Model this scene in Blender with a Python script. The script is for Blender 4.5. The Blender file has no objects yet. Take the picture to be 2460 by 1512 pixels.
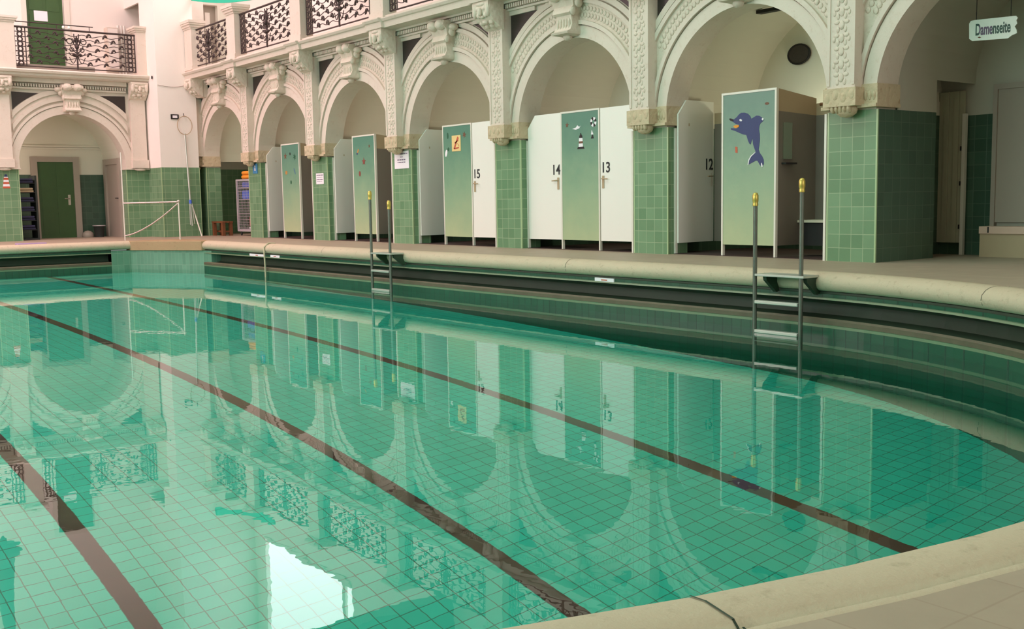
import bpy, bmesh, math, random
from mathutils import Vector, Matrix
random.seed(7)
S = bpy.context.scene
COL = S.collection
PI = math.pi

# ------------------------------------------------------------------ camera
def make_camera():
    yaw, pitch, roll, f = math.radians(142.387), math.radians(-6.092), math.radians(-0.964), 2580.5
    fw = Vector((math.cos(pitch)*math.cos(yaw), math.cos(pitch)*math.sin(yaw), math.sin(pitch)))
    r0 = Vector((math.sin(yaw), -math.cos(yaw), 0)); u0 = r0.cross(fw)
    r = math.cos(roll)*r0 + math.sin(roll)*u0; u = -math.sin(roll)*r0 + math.cos(roll)*u0
    cam = bpy.data.cameras.new('camera'); cam.sensor_fit = 'HORIZONTAL'; cam.sensor_width = 36.0
    cam.lens = f*36.0/2460.0; cam.clip_start = 0.05; cam.clip_end = 200
    o = bpy.data.objects.new('camera', cam); COL.objects.link(o)
    m = Matrix((r, u, -fw)).transposed().to_4x4(); m.translation = Vector((6.616, -9.928, 0.722))
    o.matrix_world = m; S.camera = o
make_camera()

# ------------------------------------------------------------------ world, lights, exposure
W = bpy.data.worlds.new('world'); S.world = W; W.use_nodes = True
W.node_tree.nodes['Background'].inputs[0].default_value = (0.75, 0.9, 0.82, 1)
W.node_tree.nodes['Background'].inputs[1].default_value = 0.35
def area(name, loc, target, sx, sy, power, col):
    l = bpy.data.lights.new(name, 'AREA'); l.shape = 'RECTANGLE'; l.size = sx; l.size_y = sy
    l.energy = power; l.color = col
    o = bpy.data.objects.new(name, l); COL.objects.link(o); o.location = loc
    d = Vector(target) - Vector(loc); o.rotation_euler = d.to_track_quat('-Z', 'Y').to_euler()
    return o
area('skylight_far', (-14.0, -7.0, 9.8), (-14.0, -7.0, 0), 7.0, 9.0, 930, (1.0, 0.67, 0.74))
area('skylight_near', (-2.0, -7.5, 9.8), (-2.0, -7.5, 0), 9.0, 8.0, 540, (0.63, 1.0, 0.92))
area('far_side_windows', (-14.5, -15.5, 4.2), (-15.0, 0, 1.9), 8.0, 4.4, 700, (1.0, 0.64, 0.74))
area('near_side_windows', (-2.5, -15.5, 4.2), (-2.5, 0, 1.9), 9.0, 4.4, 540, (0.66, 1.0, 0.96))
area('near_end_windows', (23.4, -6.0, 5.4), (-4, -4.0, 1.6), 9.0, 6.0, 650, (1.0, 0.96, 1.0))
def hidden_fill(c, power, col, loc=None):  # added fill lamps, hidden in the alcoves, end room and far bay
    l = bpy.data.lights.new('hidden_fill', 'POINT'); l.energy = power; l.color = col; l.shadow_soft_size = 0.12
    o = bpy.data.objects.new('hidden_fill', l); COL.objects.link(o); o.location = loc or (c, 1.45, 1.5)
for k in range(5): hidden_fill(-1.8-3*k, 15, ((1.0, 0.96, 0.70), (1.0, 0.93, 0.74), (1.0, 0.88, 0.70), (1.0, 0.80, 0.64), (1.0, 0.78, 0.66))[k])
hidden_fill(0, 13, (1.0, 0.84, 0.76), (-19.5, -4.12, 1.75))
hidden_fill(0, 16, (1.0, 0.86, 0.78), (-16.3, 1.45, 1.6))
S.view_settings.view_transform = 'Standard'
S.view_settings.look = 'None'
S.view_settings.gamma = 1.0
S.view_settings.use_curve_mapping = False
S.view_settings.exposure = 0.04
S.cycles.use_denoising = True
S.cycles.max_bounces = 10
S.cycles.diffuse_bounces = 5
S.cycles.transmission_bounces = 8
S.cycles.sample_clamp_indirect = 6.0
S.cycles.caustics_refractive = True
S.cycles.caustics_reflective = True

# ------------------------------------------------------------------ materials
def lin(c):
    return tuple(((x/255.0)/12.92 if x/255.0 <= 0.04045 else ((x/255.0+0.055)/1.055)**2.4) for x in c)
class NT:
    def __init__(s, name):
        s.m = bpy.data.materials.new(name); s.m.use_nodes = True
        s.t = s.m.node_tree; s.n = s.t.nodes; s.b = s.n['Principled BSDF']
    def new(s, typ, **kw):
        n = s.n.new(typ)
        for k, v in kw.items(): setattr(n, k, v)
        return n
    def link(s, a, b): s.t.links.new(a, b)
    def coord(s):
        return s.new('ShaderNodeNewGeometry').outputs['Position']
    def noise(s, scale, detail=4, rough=0.6, vec=None):
        n = s.new('ShaderNodeTexNoise'); n.inputs['Scale'].default_value = scale
        n.inputs['Detail'].default_value = detail; n.inputs['Roughness'].default_value = rough
        s.link(vec if vec is not None else s.coord(), n.inputs['Vector']); return n.outputs['Fac']
    def ramp(s, fac, stops):
        n = s.new('ShaderNodeValToRGB'); e = n.color_ramp.elements
        while len(e) < len(stops): e.new(0.5)
        for k, (p, c) in enumerate(stops):
            e[k].position = p; e[k].color = (*c, 1)
        s.link(fac, n.inputs['Fac']); return n.outputs['Color']
    def mix(s, fac, a, b, mode='MIX'):
        n = s.new('ShaderNodeMix', data_type='RGBA', blend_type=mode)
        for sock, v in ((n.inputs['Factor'], fac), (n.inputs['A'], a), (n.inputs['B'], b)):
            if isinstance(v, (int, float)): sock.default_value = v
            elif isinstance(v, tuple): sock.default_value = (*v, 1)
            else: s.link(v, sock)
        return n.outputs['Result']
    def math(s, op, a, b=0.0):
        n = s.new('ShaderNodeMath', operation=op)
        for i, v in enumerate((a, b)):
            if isinstance(v, (int, float)): n.inputs[i].default_value = v
            else: s.link(v, n.inputs[i])
        return n.outputs[0]
    def bump(s, h, strength, dist=0.01):
        n = s.new('ShaderNodeBump'); n.inputs['Strength'].default_value = strength; n.inputs['Distance'].default_value = dist
        s.link(h, n.inputs['Height']); s.link(n.outputs['Normal'], s.b.inputs['Normal'])
    def base(s, c):
        if isinstance(c, tuple): s.b.inputs['Base Color'].default_value = (*c, 1)
        else: s.link(c, s.b.inputs['Base Color'])
    def set(s, **kw):
        for k, v in kw.items(): s.b.inputs[k.replace('_', ' ')].default_value = v
        return s

def plain(name, rgb, rough=0.6, metal=0.0, var=0.0, vscale=3.0, bump=0.0, bscale=60.0):
    t = NT(name); c = lin(rgb); t.set(Roughness=rough, Metallic=metal)
    if var > 0:
        d = tuple(max(0, x*(1-var)) for x in c)
        t.base(t.mix(t.noise(vscale), d, tuple(min(1, x*(1+var*0.6)) for x in c)))
    else: t.base(c)
    if bump > 0: t.bump(t.noise(bscale, 6), bump, 0.02)
    return t.m

def stone(name, rgb, stain=(150, 110, 75), amount=0.5, bump=0.15, carve=0.0):
    t = NT(name); c = lin(rgb); t.set(Roughness=0.75)
    n1 = t.noise(1.3, 5); n2 = t.noise(14.0, 5, 0.7)
    a = t.mix(n1, tuple(x*0.86 for x in c), tuple(min(1, x*1.06) for x in c))
    f = t.ramp(n2, [(0.56, (0, 0, 0)), (0.78, (amount,)*3)])
    col = t.mix(f, a, lin(stain))
    h = t.noise(55.0, 6)
    if carve > 0:
        v = t.new('ShaderNodeTexVoronoi', feature='SMOOTH_F1'); v.inputs['Scale'].default_value = 17.0
        t.link(t.coord(), v.inputs['Vector'])
        wn = t.noise(24.0, 3)
        h = t.math('ADD', t.math('MULTIPLY', v.outputs['Distance'], 1.4), wn)
    t.base(col)
    t.bump(h, carve if carve > 0 else bump, 0.02)
    return t.m

def tiles(name, c1, c2, grout, w, h, rough=0.25, plane='wall', mortar=0.004, off=(0, 0), stainf=0.25, bump=0.25, stag=0.0, spec=0.5):
    t = NT(name); t.set(Roughness=rough)
    t.b.inputs['Specular IOR Level'].default_value = spec
    sp = t.new('ShaderNodeSeparateXYZ'); t.link(t.coord(), sp.inputs[0])
    cb = t.new('ShaderNodeCombineXYZ')
    if plane == 'wall':
        t.link(t.math('ADD', t.math('ADD', sp.outputs[0], sp.outputs[1]), off[0]), cb.inputs[0])
        t.link(t.math('ADD', sp.outputs[2], off[1]), cb.inputs[1])
    else:
        t.link(t.math('ADD', sp.outputs[0], off[0]), cb.inputs[0]); t.link(t.math('ADD', sp.outputs[1], off[1]), cb.inputs[1])
    b = t.new('ShaderNodeTexBrick'); b.offset = stag; b.squash = 1.0
    b.inputs['Scale'].default_value = 1.0; b.inputs['Brick Width'].default_value = w; b.inputs['Row Height'].default_value = h
    b.inputs['Mortar Size'].default_value = mortar; b.inputs['Mortar Smooth'].default_value = 0.3; b.inputs['Bias'].default_value = 0.0
    b.inputs['Color1'].default_value = (*lin(c1), 1); b.inputs['Color2'].default_value = (*lin(c2), 1); b.inputs['Mortar'].default_value = (*lin(grout), 1)
    t.link(cb.outputs[0], b.inputs['Vector'])
    col = b.outputs['Color']
    if stainf > 0:
        n = t.noise(5.0, 5, 0.7)
        col = t.mix(t.math('MULTIPLY', n, stainf), col, tuple(x*0.45 for x in lin(c1)))
    t.base(col)
    inv = t.math('SUBTRACT', 1.0, b.outputs['Fac'])
    if bump > 0: t.bump(inv, bump, 0.006)
    return t.m

def panel_print():
    t = NT('printed_panel'); t.set(Roughness=0.35)
    sp = t.new('ShaderNodeSeparateXYZ'); t.link(t.coord(), sp.inputs[0])
    n = t.math('MULTIPLY', t.noise(3.0, 5), 0.35)
    z = t.math('ADD', t.math('DIVIDE', sp.outputs[2], 1.94), t.math('SUBTRACT', n, 0.17))
    t.base(t.ramp(z, [(0.0, lin((180, 192, 148))), (0.45, lin((142, 172, 138))), (0.72, lin((108, 150, 124))), (0.95, lin((84, 134, 114)))]))
    return t.m

def stripes(name, a, b, period, axis=2, rough=0.6):
    t = NT(name); t.set(Roughness=rough)
    sp = t.new('ShaderNodeSeparateXYZ'); t.link(t.coord(), sp.inputs[0])
    fr = t.math('FRACT', t.math('DIVIDE', sp.outputs[axis], period))
    t.base(t.mix(t.math('GREATER_THAN', fr, 0.5), lin(a), lin(b)))
    return t.m

def water_mat():
    t = NT('pool_water'); t.n.remove(t.b)
    g = t.new('ShaderNodeBsdfGlass'); g.inputs['IOR'].default_value = 1.333; g.inputs['Roughness'].default_value = 0.0
    g.inputs['Color'].default_value = (0.90, 1.0, 0.975, 1)
    bp = t.new('ShaderNodeBump'); bp.inputs['Strength'].default_value = 0.05; bp.inputs['Distance'].default_value = 0.01
    t.link(t.noise(3.5, 3, 0.55), bp.inputs['Height']); t.link(bp.outputs[0], g.inputs['Normal'])
    t.link(g.outputs[0], t.n['Material Output'].inputs['Surface'])
    return t.m

def emit(name, rgb, s):
    t = NT(name); t.n.remove(t.b); e = t.new('ShaderNodeEmission'); e.inputs[0].default_value = (*lin(rgb), 1); e.inputs[1].default_value = s
    t.link(e.outputs[0], t.n['Material Output'].inputs['Surface']); return t.m

M = {}
M['stone'] = stone('sandstone', (222, 210, 194), (176, 140, 108), 0.35)
M['carved'] = stone('carved_sandstone', (220, 208, 190), (160, 132, 104), 0.45, carve=0.4)
M['capital'] = stone('stained_sandstone', (204, 186, 154), (146, 104, 62), 0.75, carve=0.4)
M['plaster'] = plain('white_plaster', (242, 234, 224), 0.8, var=0.05, vscale=1.2, bump=0.04)
M['alcove'] = plain('alcove_plaster', (228, 222, 204), 0.8, var=0.07, vscale=0.9, bump=0.04)
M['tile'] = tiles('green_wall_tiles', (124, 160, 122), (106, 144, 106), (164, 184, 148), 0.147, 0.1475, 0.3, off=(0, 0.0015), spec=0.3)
M['tile_shaded'] = tiles('shaded_green_wall_tiles', (72, 100, 80), (62, 88, 70), (92, 112, 94), 0.147, 0.1475, 0.3)  # same green tiles, darkened to carry the shade of the recesses
M['edge'] = plain('glazed_corner_strip', (170, 196, 150), 0.25)
M['deck'] = tiles('deck_paving', (182, 164, 142), (176, 158, 136), (168, 148, 126), 0.196, 0.196, 0.55, 'floor', 0.003, stainf=0.4, bump=0.05)
M['coping'] = stone('coping_stone', (202, 186, 158), (124, 112, 84), 0.55, bump=0.25)
M['block'] = stone('coping_block_stone', (176, 150, 112), (120, 95, 65), 0.5, bump=0.25)
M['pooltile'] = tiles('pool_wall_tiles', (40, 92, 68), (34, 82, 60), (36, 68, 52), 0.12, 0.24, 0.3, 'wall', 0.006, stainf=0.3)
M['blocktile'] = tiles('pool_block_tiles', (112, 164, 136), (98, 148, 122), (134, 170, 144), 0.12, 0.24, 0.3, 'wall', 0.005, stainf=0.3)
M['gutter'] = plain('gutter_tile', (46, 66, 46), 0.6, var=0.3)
M['lip'] = plain('worn_gutter_lip', (98, 92, 70), 0.6, var=0.35, vscale=6)
M['nose'] = plain('pale_tile_nosing', (116, 138, 106), 0.3, var=0.2, vscale=5)
M['poolfloor'] = tiles('pool_floor_tiles', (66, 224, 196), (58, 214, 186), (70, 140, 116), 0.123, 0.123, 0.4, 'floor', 0.0038, off=(0, 4.2615), stainf=0.0, bump=0.0)
M['lane'] = plain('brown_lane_tiles', (92, 52, 38), 0.5, var=0.3, vscale=9)
M['water'] = water_mat()
M['iron'] = plain('wrought_iron', (62, 50, 46), 0.5, 0.2)
M['steel'] = plain('steel_tube', (196, 200, 188), 0.35, 0.45)
M['worn_steel'] = plain('worn_steel_tube', (118, 122, 112), 0.4, 0.7, var=0.25, vscale=14)
M['chrome'] = plain('polished_steel', (204, 196, 188), 0.22, 0.75)
M['brass'] = plain('brass_cap', (206, 182, 92), 0.3, 0.6)
M['white'] = plain('white_laminate', (240, 238, 228), 0.4)
M['frame'] = plain('white_metal_profile', (226, 222, 208), 0.4)
M['panel'] = panel_print()
M['grey'] = plain('grey_laminate', (124, 116, 104), 0.55, var=0.08)
M['beige'] = plain('pale_brown_laminate', (182, 160, 128), 0.55, var=0.08)
M['bench'] = plain('bench_board', (205, 196, 172), 0.5)
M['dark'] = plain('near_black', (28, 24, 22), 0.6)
M['granite'] = plain('dark_granite', (58, 50, 46), 0.35, var=0.5, vscale=60)
M['greydoor'] = plain('grey_door_paint', (168, 156, 142), 0.55, var=0.05)
M['greendoor'] = plain('green_door_paint', (58, 92, 46), 0.45, var=0.15, vscale=8)
M['woodbench'] = plain('brown_bench_wood', (122, 74, 42), 0.55, var=0.2, vscale=10)
M['paper'] = plain('white_paper', (244, 238, 242), 0.7)
M['ink'] = plain('grey_ink', (120, 104, 128), 0.7)
M['black'] = plain('black_lettering', (42, 46, 46), 0.6)
M['blue'] = plain('blue_plastic', (74, 112, 214), 0.5)
M['signblue'] = plain('blue_sign', (70, 140, 190), 0.5)
M['navy'] = plain('navy_sticker', (58, 68, 112), 0.6, var=0.1, vscale=20)
M['yellow'] = plain('yellow_sign', (236, 206, 140), 0.6)
M['red'] = plain('red_print', (196, 96, 66), 0.6)
M['orange'] = plain('orange_foam', (236, 150, 40), 0.6)
M['pink'] = plain('pink_plastic', (214, 120, 130), 0.5)
M['scarlet'] = plain('red_plastic', (200, 50, 62), 0.5)
M['brownst'] = plain('brown_sticker', (116, 78, 56), 0.6)
M['greenst'] = plain('dark_green_sticker', (34, 88, 60), 0.6)
M['teal'] = plain('teal_fabric', (38, 186, 150), 0.8)
M['mesh'] = plain('wire_mesh_grey', (196, 188, 190), 0.4, 0.2)
M['rubber'] = plain('dark_rubber', (44, 50, 46), 0.7)
M['rope'] = plain('pale_rope', (190, 180, 150), 0.8)
M['lilac'] = plain('lilac_plastic', (176, 150, 196), 0.5)
M['enamel'] = plain('white_enamel', (236, 244, 232), 0.3, var=0.08, vscale=20)
M['signink'] = plain('green_black_lettering', (52, 84, 72), 0.5)
M['window'] = emit('daylit_window', (236, 226, 230), 6.5)
M['foam'] = plain('dark_blue_foam', (44, 44, 76), 0.7)
M['slat'] = plain('grey_green_slats', (186, 184, 158), 0.6, var=0.12, vscale=6)
M['pinkboard'] = plain('pale_pink_board', (216, 182, 162), 0.6)
M['shadedplaster'] = plain('shaded_white_plaster', (188, 184, 168), 0.8, var=0.08, vscale=1.0, bump=0.04)  # white plaster greyed, the passage shade put into its colour
M['rust'] = plain('rust_sticker', (132, 70, 58), 0.6)
M['ochre'] = plain('ochre_sticker', (184, 134, 70), 0.6)
M['slate'] = plain('slate_blue_sticker', (86, 122, 140), 0.6)
M['boothshade'] = plain('floor_shade_brown', (66, 46, 40), 0.7, var=0.3, vscale=4)  # dark brown standing in for shade on the floor
M['mirror'] = plain('mirror_glass', (190, 200, 180), 0.08, 0.9)

# ------------------------------------------------------------------ mesh builder
class MB:
    def __init__(s): s.v = []; s.f = []; s.mi = []; s.sm = []
    def add(s, vs, fs, m=0, smooth=False):
        b = len(s.v); s.v += [tuple(p) for p in vs]
        for f in fs: s.f.append([b+i for i in f]); s.mi.append(m); s.sm.append(smooth)
        return s
    def box(s, x0, x1, y0, y1, z0, z1, m=0):
        vs = [(x, y, z) for z in (z0, z1) for y in (y0, y1) for x in (x0, x1)]
        return s.add(vs, [(0, 2, 3, 1), (4, 5, 7, 6), (0, 1, 5, 4), (2, 6, 7, 3), (0, 4, 6, 2), (1, 3, 7, 5)], m)
    def quad(s, a, b, c, d, m=0): return s.add([a, b, c, d], [(0, 1, 2, 3)], m)
    def prism(s, poly, fn0, fn1, m=0):
        # poly of 2d points, fn0 / fn1 turn a 2d point into the two end faces
        n = len(poly)
        vs = [fn0(p) for p in poly] + [fn1(p) for p in poly]
        fs = [tuple(range(n-1, -1, -1)), tuple(range(n, 2*n))] + [(i, (i+1) % n, n+(i+1) % n, n+i) for i in range(n)]
        return s.add(vs, fs, m)
    def xz(s, poly, y0, y1, m=0): return s.prism(poly, lambda p: (p[0], y1, p[1]), lambda p: (p[0], y0, p[1]), m)
    def yz(s, poly, x0, x1, m=0): return s.prism(poly, lambda p: (x0, p[0], p[1]), lambda p: (x1, p[0], p[1]), m)
    def xy(s, poly, z0, z1, m=0): return s.prism(poly, lambda p: (p[0], p[1], z0), lambda p: (p[0], p[1], z1), m)
    def tube(s, path, r, n=8, m=0, closed=False, cap=True):
        P = [Vector(p) for p in path]; k = len(P); rings = []
        up = None
        for i in range(k):
            if closed: t = P[(i+1) % k]-P[i-1]
            else: t = P[min(i+1, k-1)]-P[max(i-1, 0)]
            t.normalize()
            if up is None or abs(up.dot(t)) > 0.98: up = Vector((0, 0, 1)) if abs(t.z) < 0.9 else Vector((1, 0, 0))
            a = t.cross(up).normalized(); b = a.cross(t).normalized(); up = b
            rr = r[i] if isinstance(r, (list, tuple)) else r
            rings.append([P[i]+a*rr*math.cos(2*PI*j/n)+b*rr*math.sin(2*PI*j/n) for j in range(n)])
        vs = [p for q in rings for p in q]; fs = []
        for i in range(k if closed else k-1):
            i2 = (i+1) % k
            for j in range(n): fs.append((i*n+j, i*n+(j+1) % n, i2*n+(j+1) % n, i2*n+j))
        s.add(vs, fs, m, True)
        if cap and not closed:
            s.add(rings[0], [tuple(range(n-1, -1, -1))], m); s.add(rings[-1], [tuple(range(n))], m)
        return s
    def lathe(s, prof, c, n=16, m=0):
        vs = []; k = len(prof)
        for r, z in prof:
            for j in range(n): vs.append((c[0]+r*math.cos(2*PI*j/n), c[1]+r*math.sin(2*PI*j/n), c[2]+z))
        fs = [(i*n+j, i*n+(j+1) % n, (i+1)*n+(j+1) % n, (i+1)*n+j) for i in range(k-1) for j in range(n)]
        s.add(vs, fs, m, True)
        s.add(vs[:n], [tuple(range(n-1, -1, -1))], m); s.add(vs[-n:], [tuple(range(n))], m)
        return s
    def blob(s, c, r, nu=8, nv=5, m=0):
        vs = [(c[0], c[1], c[2]-r[2])]; fs = []
        for i in range(1, nv):
            a = -PI/2+PI*i/nv
            for j in range(nu): vs.append((c[0]+r[0]*math.cos(a)*math.cos(2*PI*j/nu), c[1]+r[1]*math.cos(a)*math.sin(2*PI*j/nu), c[2]+r[2]*math.sin(a)))
        vs.append((c[0], c[1], c[2]+r[2])); L = len(vs)-1
        for j in range(nu):
            fs.append((0, 1+(j+1) % nu, 1+j)); fs.append((L, L-nu+j, L-nu+(j+1) % nu))
        for i in range(nv-2):
            for j in range(nu): fs.append((1+i*nu+j, 1+i*nu+(j+1) % nu, 1+(i+1)*nu+(j+1) % nu, 1+(i+1)*nu+j))
        return s.add(vs, fs, m, True)
    def sweep(s, prof, frames, m=0, closed=False, smooth=False, matf=None):
        # prof: (o, z); frames: (x, y, nx, ny) with n pointing outward
        k = len(prof); vs = [(x+nx*o, y+ny*o, z) for x, y, nx, ny in frames for o, z in prof]
        N = len(frames)
        for i in range(N if closed else N-1):
            i2 = (i+1) % N
            for j in range(k-1):
                pass
        b = len(s.v); s.v += vs
        for i in range(N if closed else N-1):
            i2 = (i+1) % N
            for j in range(k-1):
                s.f.append([b+i*k+j, b+i2*k+j, b+i2*k+j+1, b+i*k+j+1]); s.mi.append(matf[j] if matf else m); s.sm.append(smooth)
        return s
    def build(s, name, mats, parent=None, kind=None, loc=None, bevel=0.0):
        org = Vector((0, 0, 0)); p = parent
        while p is not None: org += p.location; p = p.parent
        if loc is not None: org = Vector(loc)
        me = bpy.data.meshes.new(name)
        me.from_pydata([(x-org.x, y-org.y, z-org.z) for x, y, z in s.v], [], s.f)
        if not isinstance(mats, (list, tuple)): mats = [mats]
        for q in mats: me.materials.append(q)
        me.polygons.foreach_set('material_index', s.mi); me.polygons.foreach_set('use_smooth', s.sm)
        me.update()
        o = bpy.data.objects.new(name, me); COL.objects.link(o)
        if parent is not None: o.parent = parent
        elif loc is not None: o.location = loc
        if kind: o['kind'] = kind
        if bevel > 0:
            md = o.modifiers.new('bevel', 'BEVEL'); md.width = bevel; md.segments = 2; md.limit_method = 'ANGLE'; md.angle_limit = math.radians(40)
        return o

def thing(name, label, cat, loc, group=None):
    o = bpy.data.objects.new(name, None); COL.objects.link(o); o.location = loc; o.empty_display_size = 0.1
    o['label'] = label; o['category'] = cat
    if group: o['group'] = group
    return o
def tag(o, label, cat, group=None):
    o['label'] = label; o['category'] = cat
    if group: o['group'] = group
    return o
def struct_root(name, loc=(0, 0, 0)):
    o = bpy.data.objects.new(name, None); COL.objects.link(o); o.location = loc; o['kind'] = 'structure'; return o
def dup(root, loc, label=None):
    r = root.copy(); COL.objects.link(r); r.location = loc
    if label: r['label'] = label
    for ch in list(root.children):
        c = ch.copy(); COL.objects.link(c); c.parent = r
        for g in list(ch.children):
            d = g.copy(); COL.objects.link(d); d.parent = c
    return r
def text(name, body, size, mat, parent, place, sx=1.0, depth=0.002, weight=0.0):
    cu = bpy.data.curves.new(name, 'FONT'); cu.body = body; cu.size = size; cu.extrude = depth; cu.align_x = 'CENTER'; cu.align_y = 'CENTER'; cu.offset = weight
    tmp = bpy.data.objects.new(name, cu); COL.objects.link(tmp)
    bpy.context.view_layer.update()
    me = bpy.data.meshes.new_from_object(tmp.evaluated_get(bpy.context.evaluated_depsgraph_get()))
    bpy.data.objects.remove(tmp)
    org = Vector((0, 0, 0)); p = parent
    while p is not None: org += p.location; p = p.parent
    for v in me.vertices: v.co = Vector(place(v.co.x*sx, v.co.y, v.co.z)) - org
    me.materials.clear(); me.materials.append(mat); me.name = name
    o = bpy.data.objects.new(name, me); COL.objects.link(o)
    if parent: o.parent = parent
    return o
def arcpts(cx, cz, r, a0, a1, n): return [(cx+r*math.cos(a0+(a1-a0)*i/n), cz+r*math.sin(a0+(a1-a0)*i/n)) for i in range(n+1)]

# ------------------------------------------------------------------ pool outline
ZW = -0.58
XE, YR, YL = -15.9, -1.6, -12.6          # end wall, right and left walls of the basin
XC, YC, RC = -0.03, -7.1, 5.5            # rounded near end
A_CH = (XE, -2.55); B_CH = (-14.35, YR)  # corner block (right)
A_CL = (XE, -11.65); B_CL = (-14.35, YL)
side = []                                # right straight, near arc, left straight: (x, y, nx, ny)
for x in [B_CH[0] + (XC-B_CH[0])*i/14 for i in range(15)]: side.append((x, YR, 0, 1))
for i in range(1, 48):
    a = PI/2 - PI*i/48; side.append((XC+RC*math.cos(a), YC+RC*math.sin(a), math.cos(a), math.sin(a)))
for x in [XC + (B_CL[0]-XC)*i/14 for i in range(15)]: side.append((x, YL, 0, -1))
endf = [(XE, A_CL[1], -1, 0), (XE, -10, -1, 0), (XE, -6, -1, 0), (XE, A_CH[1], -1, 0)]
def zfloor(x): return max(-3.25, min(-1.4, -2.92-0.085*x))

# deck: strip from the basin rim to the outer rectangle
def deck():
    rim = [(x+nx*0.2, y+ny*0.2) for x, y, nx, ny in side] + [(x+nx*0.2, y) for x, y, nx, ny in endf]
    OX0, OX1, OY0, OY1 = -23.0, 24.0, -16.0, 3.2
    mb = MB(); n = len(rim); out = []
    for x, y in rim:
        d = Vector((x+6, y+7.1)); ts = []
        if d.x > 1e-6: ts.append((OX1+6)/d.x)
        if d.x < -1e-6: ts.append((OX0+6)/d.x)
        if d.y > 1e-6: ts.append((OY1+7.1)/d.y)
        if d.y < -1e-6: ts.append((OY0+7.1)/d.y)
        t = min(q for q in ts if q > 0); out.append((-6+d.x*t, -7.1+d.y*t))
    for i in range(n):
        j = (i+1) % n
        mb.quad((*rim[i], 0), (*out[i], 0), (*out[j], 0), (*rim[j], 0))
    for cx, cy in ((OX0, OY0), (OX0, OY1), (OX1, OY0), (OX1, OY1)):
        best = min(range(n), key=lambda i: -((out[i][0]-cx)**2+(out[i][1]-cy)**2 < 400) or (out[i][0]-cx)**2+(out[i][1]-cy)**2)
        for i in range(n):
            j = (i+1) % n
            a, b = out[i], out[j]
            if (abs(a[0]-cx) < 1e-4 and abs(b[1]-cy) < 1e-4) or (abs(a[1]-cy) < 1e-4 and abs(b[0]-cx) < 1e-4):
                mb.add([(*a, 0), (*b, 0), (cx, cy, 0)], [(0, 1, 2)])
    o = mb.build('floor', M['deck'], kind='structure')
deck()

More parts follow.
